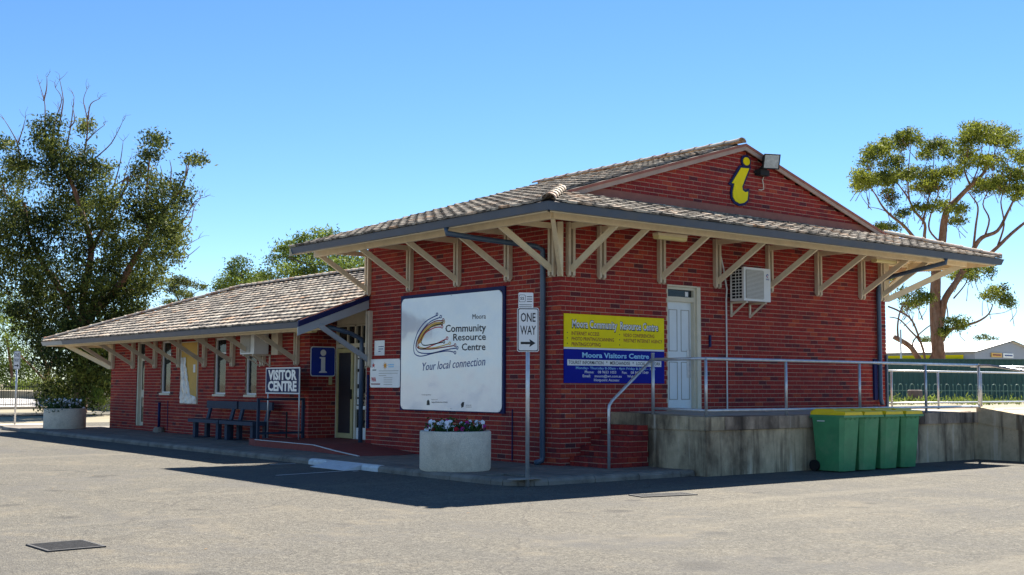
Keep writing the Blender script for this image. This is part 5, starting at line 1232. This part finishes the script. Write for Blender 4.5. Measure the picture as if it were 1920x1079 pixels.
TWG = [[(85, 270), (82, 220), (80, 190), (74, 158)], [(82, 190), (86, 165), (88, 145)], [(98, 260), (104, 220), (112, 188), (104, 165)], [(108, 250), (114, 200), (116, 175), (112, 150)], [(125, 275), (130, 235), (137, 200), (139, 182)], [(130, 240), (139, 228), (136, 200)], [(158, 290), (160, 250), (165, 225), (158, 190), (163, 168)], [(165, 225), (172, 195), (186, 186)], [(160, 268), (178, 250), (196, 235)], [(168, 305), (190, 292), (210, 270), (220, 245), (230, 228)], [(38, 305), (35, 270), (22, 245), (8, 225)], [(34, 268), (40, 250), (48, 222)], [(210, 360), (225, 310), (231, 265)], [(212, 350), (235, 335), (250, 330)], [(222, 370), (235, 330), (243, 300)], [(320, 440), (340, 430), (355, 415), (366, 390), (376, 372)], [(330, 435), (350, 400), (368, 378), (385, 370)], [(315, 478), (335, 478), (350, 458), (372, 448)], [(320, 482), (345, 482), (375, 462)], [(225, 560), (240, 545), (262, 542)], [(5, 345), (18, 390), (45, 440)], [(350, 330), (355, 310), (358, 295)], [(318, 350), (322, 320), (318, 300)], [(300, 350), (305, 330), (300, 310)]]
LB += [(p, 3.0, .8) for p in TWG]
for p in TWG[:18]:                              # fine forked tips
    for k in range(7):
        i = len(p) - 1 if k < 3 else random.randint(max(0, len(p) - 3), len(p) - 2); f_ = random.random() if k >= 3 else 1
        a_, c_ = p[max(i - 1, 0)], p[i]; e = (a_[0] + (c_[0] - a_[0]) * f_, a_[1] + (c_[1] - a_[1]) * f_); l_ = random.uniform(8, 22); an = random.uniform(-.75, .75) + math.atan2(c_[0] - a_[0], a_[1] - c_[1]) * .6
        LB.append(([e, (e[0] + l_ * .5 * math.sin(an), e[1] - l_ * .5 * math.cos(an)), (e[0] + l_ * math.sin(an * 1.35), e[1] - l_ * math.cos(an * 1.2))], .8, .3))
for c in list(CL):
    for k in range(3):
        a_ = random.uniform(0, 6.283); q_ = random.uniform(.8, 1.25); CL.append((c[0] + c[2] * q_ * math.cos(a_), c[1] - c[3] * q_ * math.sin(a_), max(4, c[2] * random.uniform(.16, .34)), max(3, c[3] * random.uniform(.16, .3))))
mktree('gum_tree', 'tall dark gum tree with bare twigs at its top behind the far planter', D1, LB, CL, 'bark2', 'leafA', (150, 775), dens=1.2, size=.19, tuft=.41, depthk=1.1, tone0=.28, tonev=.34, solid=1.0)
# --- spreading gum at the right
D2 = 62
CR_ = [(1708, 259, 18, 11), (1685, 265, 24, 11), (1660, 274, 16, 10), (1643, 285, 18, 12), (1627, 301, 12, 11), (1674, 308, 20, 12), (1749, 273, 24, 10), (1776, 290, 12, 8), (1731, 290, 11, 9), (1820, 242, 14, 9), (1843, 250, 28, 14), (1871, 257, 24, 13), (1895, 267, 14, 12), (1809, 266, 15, 12), (1812, 290, 14, 12), (1912, 292, 18, 10), (1866, 304, 20, 12), (1832, 303, 24, 8), (1617, 327, 14, 10), (1622, 342, 20, 10), (1648, 336, 28, 10), (1672, 331, 18, 9), (1608, 352, 9, 5), (1700, 324, 18, 11), (1729, 327, 24, 11), (1726, 349, 22, 11), (1755, 344, 18, 11), (1778, 326, 22, 11), (1853, 345, 24, 9), (1884, 350, 24, 12), (1895, 327, 20, 9), (1908, 361, 15, 10), (1835, 353, 14, 10), (1920, 330, 14, 10), (1672, 370, 12, 12), (1729, 391, 14, 7), (1768, 386, 16, 11), (1796, 389, 12, 8), (1788, 414, 14, 6), (1690, 401, 8, 5), (1668, 426, 14, 5), (1651, 423, 6, 5), (1800, 514, 22, 12), (1822, 505, 16, 8), (1851, 512, 9, 8), (1728, 559, 18, 9), (1703, 575, 11, 10), (1866, 549, 20, 12), (1890, 565, 13, 8), (1791, 606, 15, 12), (1776, 622, 8, 6), (1677, 519, 8, 7), (1935, 300, 20, 14), (1940, 350, 22, 14), (1755, 500, 14, 10), (1690, 550, 8, 6)]
LR = [([(1758, 720), (1758, 680), (1756, 620), (1752, 570), (1750, 530), (1756, 500), (1765, 457), (1770, 421), (1775, 395), (1799, 371), (1820, 350), (1843, 327), (1850, 300)], 33, 5), ([(1756, 640), (1762, 590), (1772, 560), (1795, 520), (1819, 470), (1845, 447), (1871, 434), (1890, 400), (1905, 366)], 20, 4), ([(1795, 520), (1830, 490), (1858, 475), (1892, 439), (1925, 415)], 12, 6), ([(1871, 460), (1880, 420), (1876, 380), (1884, 355)], 5, 2), ([(1825, 465), (1825, 423), (1835, 387), (1826, 370), (1815, 360)], 6, 2), ([(1845, 447), (1852, 410), (1848, 385), (1855, 355)], 5, 2),
      ([(1752, 520), (1735, 470), (1716, 449), (1690, 426), (1672, 402), (1655, 385), (1640, 365), (1625, 345)], 11, 2), ([(1672, 402), (1650, 395), (1628, 388)], 3, 1), ([(1750, 500), (1734, 452), (1730, 420), (1716, 397), (1705, 374), (1690, 350), (1672, 330)], 9, 2), ([(1730, 420), (1738, 390), (1742, 360), (1735, 335)], 5, 2), ([(1765, 457), (1745, 430), (1742, 400), (1756, 370), (1758, 345)], 5, 2), ([(1705, 374), (1700, 345), (1706, 310), (1708, 270)], 4, 1.5), ([(1775, 395), (1782, 370), (1780, 340)], 4, 1.5), ([(1820, 350), (1806, 320), (1812, 290), (1818, 255)], 5, 1.5), ([(1820, 350), (1838, 310), (1842, 270)], 4, 1.5), ([(1843, 327), (1862, 300), (1872, 268)], 4, 1.5), ([(1742, 360), (1750, 310), (1750, 282)], 3, 1.2),
      ([(1737, 690), (1722, 670), (1700, 650), (1676, 632)], 14, 11), ([(1684, 634), (1684, 610), (1692, 585), (1705, 560), (1725, 540)], 5, 2), ([(1737, 690), (1770, 640), (1778, 620), (1800, 612), (1830, 606), (1852, 590), (1862, 570)], 12, 2), ([(1778, 628), (1777, 590), (1772, 560)], 4, 2), ([(1735, 680), (1725, 645), (1705, 620), (1690, 600), (1668, 595)], 6, 2), ([(1712, 660), (1718, 640), (1740, 615), (1758, 605)], 4, 2), ([(1730, 600), (1718, 575), (1700, 560)], 3, 1), ([(1852, 590), (1880, 585), (1905, 575)], 2, 1), ([(1788, 560), (1810, 535), (1818, 515)], 4, 1.5), ([(1665, 575), (1690, 585), (1710, 605), (1732, 660)], 4, 5)]
for c in list(CR_):
    for k in range(3):
        a_ = random.uniform(0, 6.283); CR_.append((c[0] + c[2] * 1.1 * math.cos(a_), c[1] - c[3] * 1.05 * math.sin(a_), max(3, c[2] * random.uniform(.2, .4)), max(2.5, c[3] * random.uniform(.25, .4))))
for k in range(170):
    c = random.choice(CR_); LR.append(([(c[0] + random.uniform(-14, 14), c[1] + c[3] + random.uniform(15, 40)), (c[0] + random.uniform(-10, 10), c[1] + c[3] + 8), (c[0], c[1])], 1.8, .6))
mktree('gum_tree', 'spreading gum tree with pale branches and flat leaf clumps behind the right eave', D2, LR, CR_, 'bark', 'leafB', (1758, 700), dens=.95, size=.155, tuft=.28, depthk=1.6, solid=1.0, gz=.84, jit=.9, tone0=.5, tonev=.3, thin=.82)
# --- trees behind the wing roof
D3 = 70
mktree('roadside_tree', 'rounded green tree behind the wing roof, right under the high eave', D3, [([(600, 640), (600, 560), (590, 500), (575, 470)], 12, 4), ([(600, 560), (625, 500), (640, 470)], 7, 3), ([(590, 500), (560, 490), (535, 480)], 4, 2), ([(640, 560), (655, 500)], 6, 2)],
       [(600, 440, 22, 14), (575, 452, 28, 16), (540, 470, 26, 16), (520, 490, 18, 18), (560, 480, 35, 18), (605, 465, 38, 22), (640, 460, 30, 18), (620, 500, 45, 22), (660, 490, 28, 18), (670, 515, 25, 20), (540, 510, 28, 14), (575, 515, 35, 15), (645, 530, 40, 20), (512, 520, 18, 10), (690, 500, 25, 22), (625, 440, 12, 8)], 'twig', 'leafC', (600, 640), dens=.85, size=.2, tuft=.4, depthk=1.2, group='trees beyond the building', tone0=.4)
mktree('roadside_tree', 'lower leafy tree left of the rounded one above the wing ridge', D3 + 6, [([(455, 640), (455, 560), (452, 510)], 9, 3), ([(455, 560), (430, 525)], 4, 2), ([(455, 560), (485, 525)], 4, 2)],
       [(452, 494, 18, 11), (445, 510, 24, 13), (430, 524, 20, 11), (415, 533, 10, 7), (470, 522, 26, 14), (490, 524, 18, 14), (450, 535, 40, 14), (500, 535, 25, 10), (430, 545, 30, 12)], 'twig', 'leafC', (455, 640), dens=.9, size=.2, tuft=.4, depthk=1.2, group='trees beyond the building', tone0=.35)
mktree('flat_topped_tree', 'far flat topped tree in tiers above the wing hip', 95, [([(340, 640), (338, 580), (335, 555), (325, 530)], 6, 2), ([(338, 580), (350, 560), (375, 545)], 3, 1), ([(336, 575), (325, 565)], 3, 1)],
       [(335, 525, 18, 5), (350, 530, 12, 5), (328, 545, 14, 5), (375, 537, 13, 4), (345, 552, 16, 5), (320, 568, 14, 5), (355, 562, 10, 4), (340, 572, 18, 5), (330, 535, 10, 4)], 'twig', 'leafA', (340, 640), dens=1.1, size=.2, tuft=.35, depthk=1.2, tone0=.3)
mktree('roadside_tree', 'small bright bush just above the wing hip beside the big gum', 80, [([(245, 680), (245, 620), (250, 590)], 6, 2)],
       [(262, 572, 14, 9), (250, 582, 16, 10), (225, 592, 25, 12), (205, 600, 25, 14), (240, 600, 30, 14), (270, 590, 16, 10), (215, 640, 20, 40), (200, 700, 18, 30), (195, 740, 16, 20)], 'twig', 'leafC', (245, 760), dens=.8, size=.2, tuft=.4, depthk=1.0, group='trees beyond the building', tone0=.55)
mktree('pale_tree', 'pale green tree with whitish trunk at the left edge behind the fence', 92, [([(88, 752), (90, 720), (95, 690), (112, 660), (120, 640)], 14, 5), ([(92, 700), (82, 670), (70, 640)], 8, 3), ([(90, 720), (60, 690), (30, 660)], 5, 2), ([(20, 752), (18, 700), (10, 620)], 8, 3)],
       [(10, 560, 28, 20), (35, 590, 25, 22), (0, 610, 35, 28), (35, 640, 32, 28), (5, 670, 40, 30), (55, 680, 28, 25), (20, 700, 45, 22), (-25, 580, 35, 40), (60, 720, 35, 18), (20, 730, 50, 14), (-30, 680, 40, 40), (40, 545, 10, 8)], 'bark', 'leafC', (88, 752), dens=.75, size=.22, tuft=.45, depthk=1.0, group='trees beyond the building', tone0=.6)
for px, w_, lab in ((1888, 26, 'far'), ):
    mktree('distant_tree', 'tiny distant tree crown above the shed roof', 160, [([(1845, 660), (1845, 640)], 4, 2)], [(1838, 634, 8, 3), (1852, 633, 9, 3.5), (1862, 636, 6, 2.5)], 'twig', 'leafA', (1845, 660), dens=1, size=.3, tuft=.5, gz=.84)
mktree('distant_tree', 'distant tree crown peeping behind the big trunk above the shed', 150, [([(1730, 665), (1732, 645)], 4, 2)], [(1738, 637, 9, 5), (1728, 641, 6, 3), (1748, 640, 6, 4)], 'twig', 'leafA', (1730, 660), dens=1, size=.3, tuft=.5, gz=.84)
# under-storey shrub in front of the big gum
mktree('shrub', 'pale sparse shrub at the foot of the big gum beside the planter', 56, [([(185, 768), (184, 740)], 2, 1)], [(182, 738, 10, 10), (188, 750, 9, 9), (176, 752, 8, 8)], 'twig', 'leafC', (185, 768), dens=.8, size=.14, tuft=.25, tone0=.7)

# ================================================================== background left: fence and ballast bank
fd = 72; b = MB()
p0, p1 = at(-160, 700, 66).xy, at(300, 700, 78).xy
bank = MB(); dirv = (p1 - p0).normalized(); nv = V((-dirv.y, dirv.x)); 
for k, (a, z) in enumerate(((1.0, ROADZ), (2.6, .35), (7, .38), (9.5, .0))): bank.v += [tuple((*(p0 - dirv * 40 + nv * a), z)), tuple((*(p1 + dirv * 25 + nv * a), z))]
for k in range(3): bank.f.append((2 * k, 2 * k + 1, 2 * k + 3, 2 * k + 2)); bank.m.append(0); bank.t.append(0)
o = bank.build('ballast_bank', 'ballast'); o['kind'] = 'structure'
fn = thing('picket_fence', 'dark steel picket fence along the railway at the left', 'fence', (*p0, ROADZ)); L = (p1 - p0).length; n = int(L / .14)
def fp(s, z): q = p0 + dirv * s; return V((q.x, q.y, z))
pm = None
for k in range(int(L / 2.4) + 1):
    b = MB(); q = fp(k * 2.4, 0); b.box((q.x - .035, q.y - .035, ROADZ), (q.x + .035, q.y + .035, 1.38)); b.build('post', 'steelfence', fn)
for z in (.12, 1.15): b = MB(); b.bar(fp(0, z), fp(L, z), .04, .04); b.build('rail', 'steelfence', fn)
b = MB(); b.tube([(0, 0, .02), (0, 0, 1.36)], .013, 5); pk = b.build('picket', 'steelfence', fn); pk.location = fp(.1, 0) - V(fn.location)
for k in range(1, min(n, 110)):
    c = pk.copy(); COL.objects.link(c); c.parent = fn; c.location = fp(.1 + k * .14, 0) - V(fn.location)
kb = MB(); kb.bar(V((*(p0 - dirv * 30 - nv * 1.5), ROADZ + .04)), V((*(p1 + dirv * 10 - nv * 1.5), ROADZ + .04)), .3, .14); o = kb.build('far_kerb', 'concrete2'); o['kind'] = 'structure'

# ================================================================== background right: fences, shed
GZ = .84
a0, a1 = at(1560, 700, 52).xy, at(2080, 700, 52).xy; dv = (a1 - a0).normalized(); L = (a1 - a0).length; nv = V((dv.y, -dv.x))
gf = thing('sheet_fence', 'dark green ribbed sheet fence behind the station yard', 'fence', (*a0, GZ))
np_ = int(L / 2.35)
for k in range(np_):
    b = MB(); w_ = 2.35; m_ = 10; P = []
    for i in range(m_):
        u = i * w_ / m_; P += [(u, 0), (u + .05, .035), (u + .11, .035), (u + .16, 0)]
    P.append((w_, 0))
    vs = [V((*(a0 + dv * (k * 2.35 + u) + nv * q), z)) for z in (GZ, GZ + 1.72) for u, q in P]; m2 = len(P)
    b.add(vs, [(i, i + 1, m2 + i + 1, m2 + i) for i in range(m2 - 1)]); b.build('panel', 'greenfence', gf)
b = MB(); b.bar(V((*(a0 + nv * .02), GZ + 1.74)), V((*(a1 + nv * .02), GZ + 1.74)), .08, .05); b.build('capping', 'greenfence', gf)
b0, b1 = at(1640, 700, 41).xy, at(1990, 700, 41).xy; dv = (b1 - b0).normalized(); L = (b1 - b0).length
lf = thing('loop_top_fence', 'low pale green loop top fence in front of the green sheet fence', 'fence', (*b0, GZ))
q = lambda s, z: V((*(b0 + dv * s), z))
for z in (GZ + .1, GZ + .42): b = MB(); b.bar(q(0, z), q(L, z), .025, .025); b.build('rail', 'loop', lf)
k = 0; sp = .40
while k * sp < L:
    s = k * sp
    b = MB(); b.tube([q(s, GZ + .0), q(s, GZ + .56)] + [q(s + .075 - .075 * math.cos(a), GZ + .56 + .085 * math.sin(a)) for a in (.5, 1.0, 1.57, 2.1, 2.6)] + [q(s + .15, GZ + .56), q(s + .15, GZ)], .011, 5); b.build('hoop', 'loop', lf)
    b = MB(); b.tube([q(s + .275, GZ), q(s + .275, GZ + .62)], .009, 5); b.tube([q(s + .275, GZ + .58), q(s + .275, GZ + .62), q(s + .275, GZ + .66)], [.006, .03, .004], 6); b.build('spear', 'loop', lf); k += 1
su = thing('tree_stump', 'cut grey tree stump behind the platform railing', 'stump', tuple(at(1715, 760, 40)))
c = at(1716, 760, 40); b = MB(); b.lathe([(.30, -.3), (.26, .0), (.24, .42), (.20, .45), (.001, .44)], (c.x, c.y, GZ), 12); b.build('trunk', 'twig', su)
# grass tufts on the yard
P = []
for k in range(70):
    o_ = at(random.uniform(1660, 1920), 750, random.uniform(36, 41)); m_ = 24; P.append(np.array((o_.x, o_.y, GZ)) + np.abs(rng.normal(size=(m_, 3))) * np.array((.22, .22, .11)))
P = np.concatenate(P); v, tn = leafcloud(P, rng.uniform(.1, .2, len(P)), rng.random(len(P)), .2, -1.2); o = leafobj('yard_grass', v, tn, 'leafC', None, 'stuff'); tag(o, 'patchy green weeds along the loop top fence', 'grass')
# shed
K = at(1828, 690, 95); ga = math.radians(25); Lr = (-CRH + CFH).normalized(); Gr = (CRH + CFH).normalized()
GW, EH, AH, SL = 13.9, 3.1, 4.0, 30.0
K = V((K.x, K.y, GZ - .1))
zE = (at(1828, 659, 95)).z; zA = at(1893, 638, 98).z
sh = thing('shed', 'grey metal shed with pale roof and yellow band beyond the green fence', 'shed', tuple(K))
wallmb = MB(); P4 = [K, K + Lr * SL, K + Lr * SL + Gr * GW, K + Gr * GW]
up = lambda p, z: V((p.x, p.y, z))
wallmb.add([up(p, K.z) for p in P4] + [up(p, zE) for p in P4], [(0, 4, 5, 1), (1, 5, 6, 2), (2, 6, 7, 3)])
ap = K + Gr * GW / 2; wallmb.add([up(K, K.z), up(P4[3], K.z), up(P4[3], zE), up(ap, zA), up(K, zE)], [(0, 1, 2, 3, 4)]); wallmb.build('wall', 'shedwall', sh)
b = MB(); e = -Lr * .25; A0, A1 = up(ap, zA) + e, up(ap + Lr * SL, zA)
for s0, s1 in ((K - Gr * .3, K + Lr * SL - Gr * .3), (P4[3] + Gr * .3, P4[2] + Gr * .3)):
    b.add([up(s0, zE - .03) + e, up(s1, zE - .03), A1 + V((0, 0, .05)), A0 + V((0, 0, .05))], [(0, 1, 2, 3)]); b.add([up(s0, zE - .11) + e, up(s1, zE - .11), A1 + V((0, 0, -.05)), A0 + V((0, 0, -.05))], [(3, 2, 1, 0)])
b.build('roof', 'shedroof', sh)
b = MB(); zy = at(1780, 669, 95).z; b.bar(up(K + Lr * .9 - Gr * .05, zy), up(K + Lr * 20 - Gr * .05, zy), .06, .34); b.build('yellow_band', 'yellow', sh)
b = MB(); b.bar(up(K + Lr * .7 - Gr * .4, zy - .24), up(K + Lr * 20 - Gr * .4, zy - .24), .6, .08); b.build('awning', 'dark', sh)
zz = at(1868, 665, 96).z
for s, mk, mk2, nm in ((2.6, 'gold', 'maroon', 'yellow'), (4.9, 'signwhite', 'inkblue', 'white')):
    c = K + Gr * (s + 1.4) - Lr * .06; b = MB(); b.bar(up(c - Gr * 1.0, zz), up(c + Gr * 1.0, zz), .05, .36); pn = b.build('name_board', mk, sh)
    c = c - Lr * .05; b = MB(); b.bar(up(c - Gr * .7, zz), up(c + Gr * .75, zz), .04, .1); b.build('board_lettering', mk2, pn)
pl = thing('utility_pole', 'thin grey pole between the cut limb and the shed', 'pole', tuple(up(at(1690, 690, 56), GZ))); c = at(1690, 690, 56); b = MB(); b.tube([(c.x, c.y, GZ), (c.x, c.y, at(1690, 618, 56).z)], .045, 6); b.build('shaft', 'galv', pl)
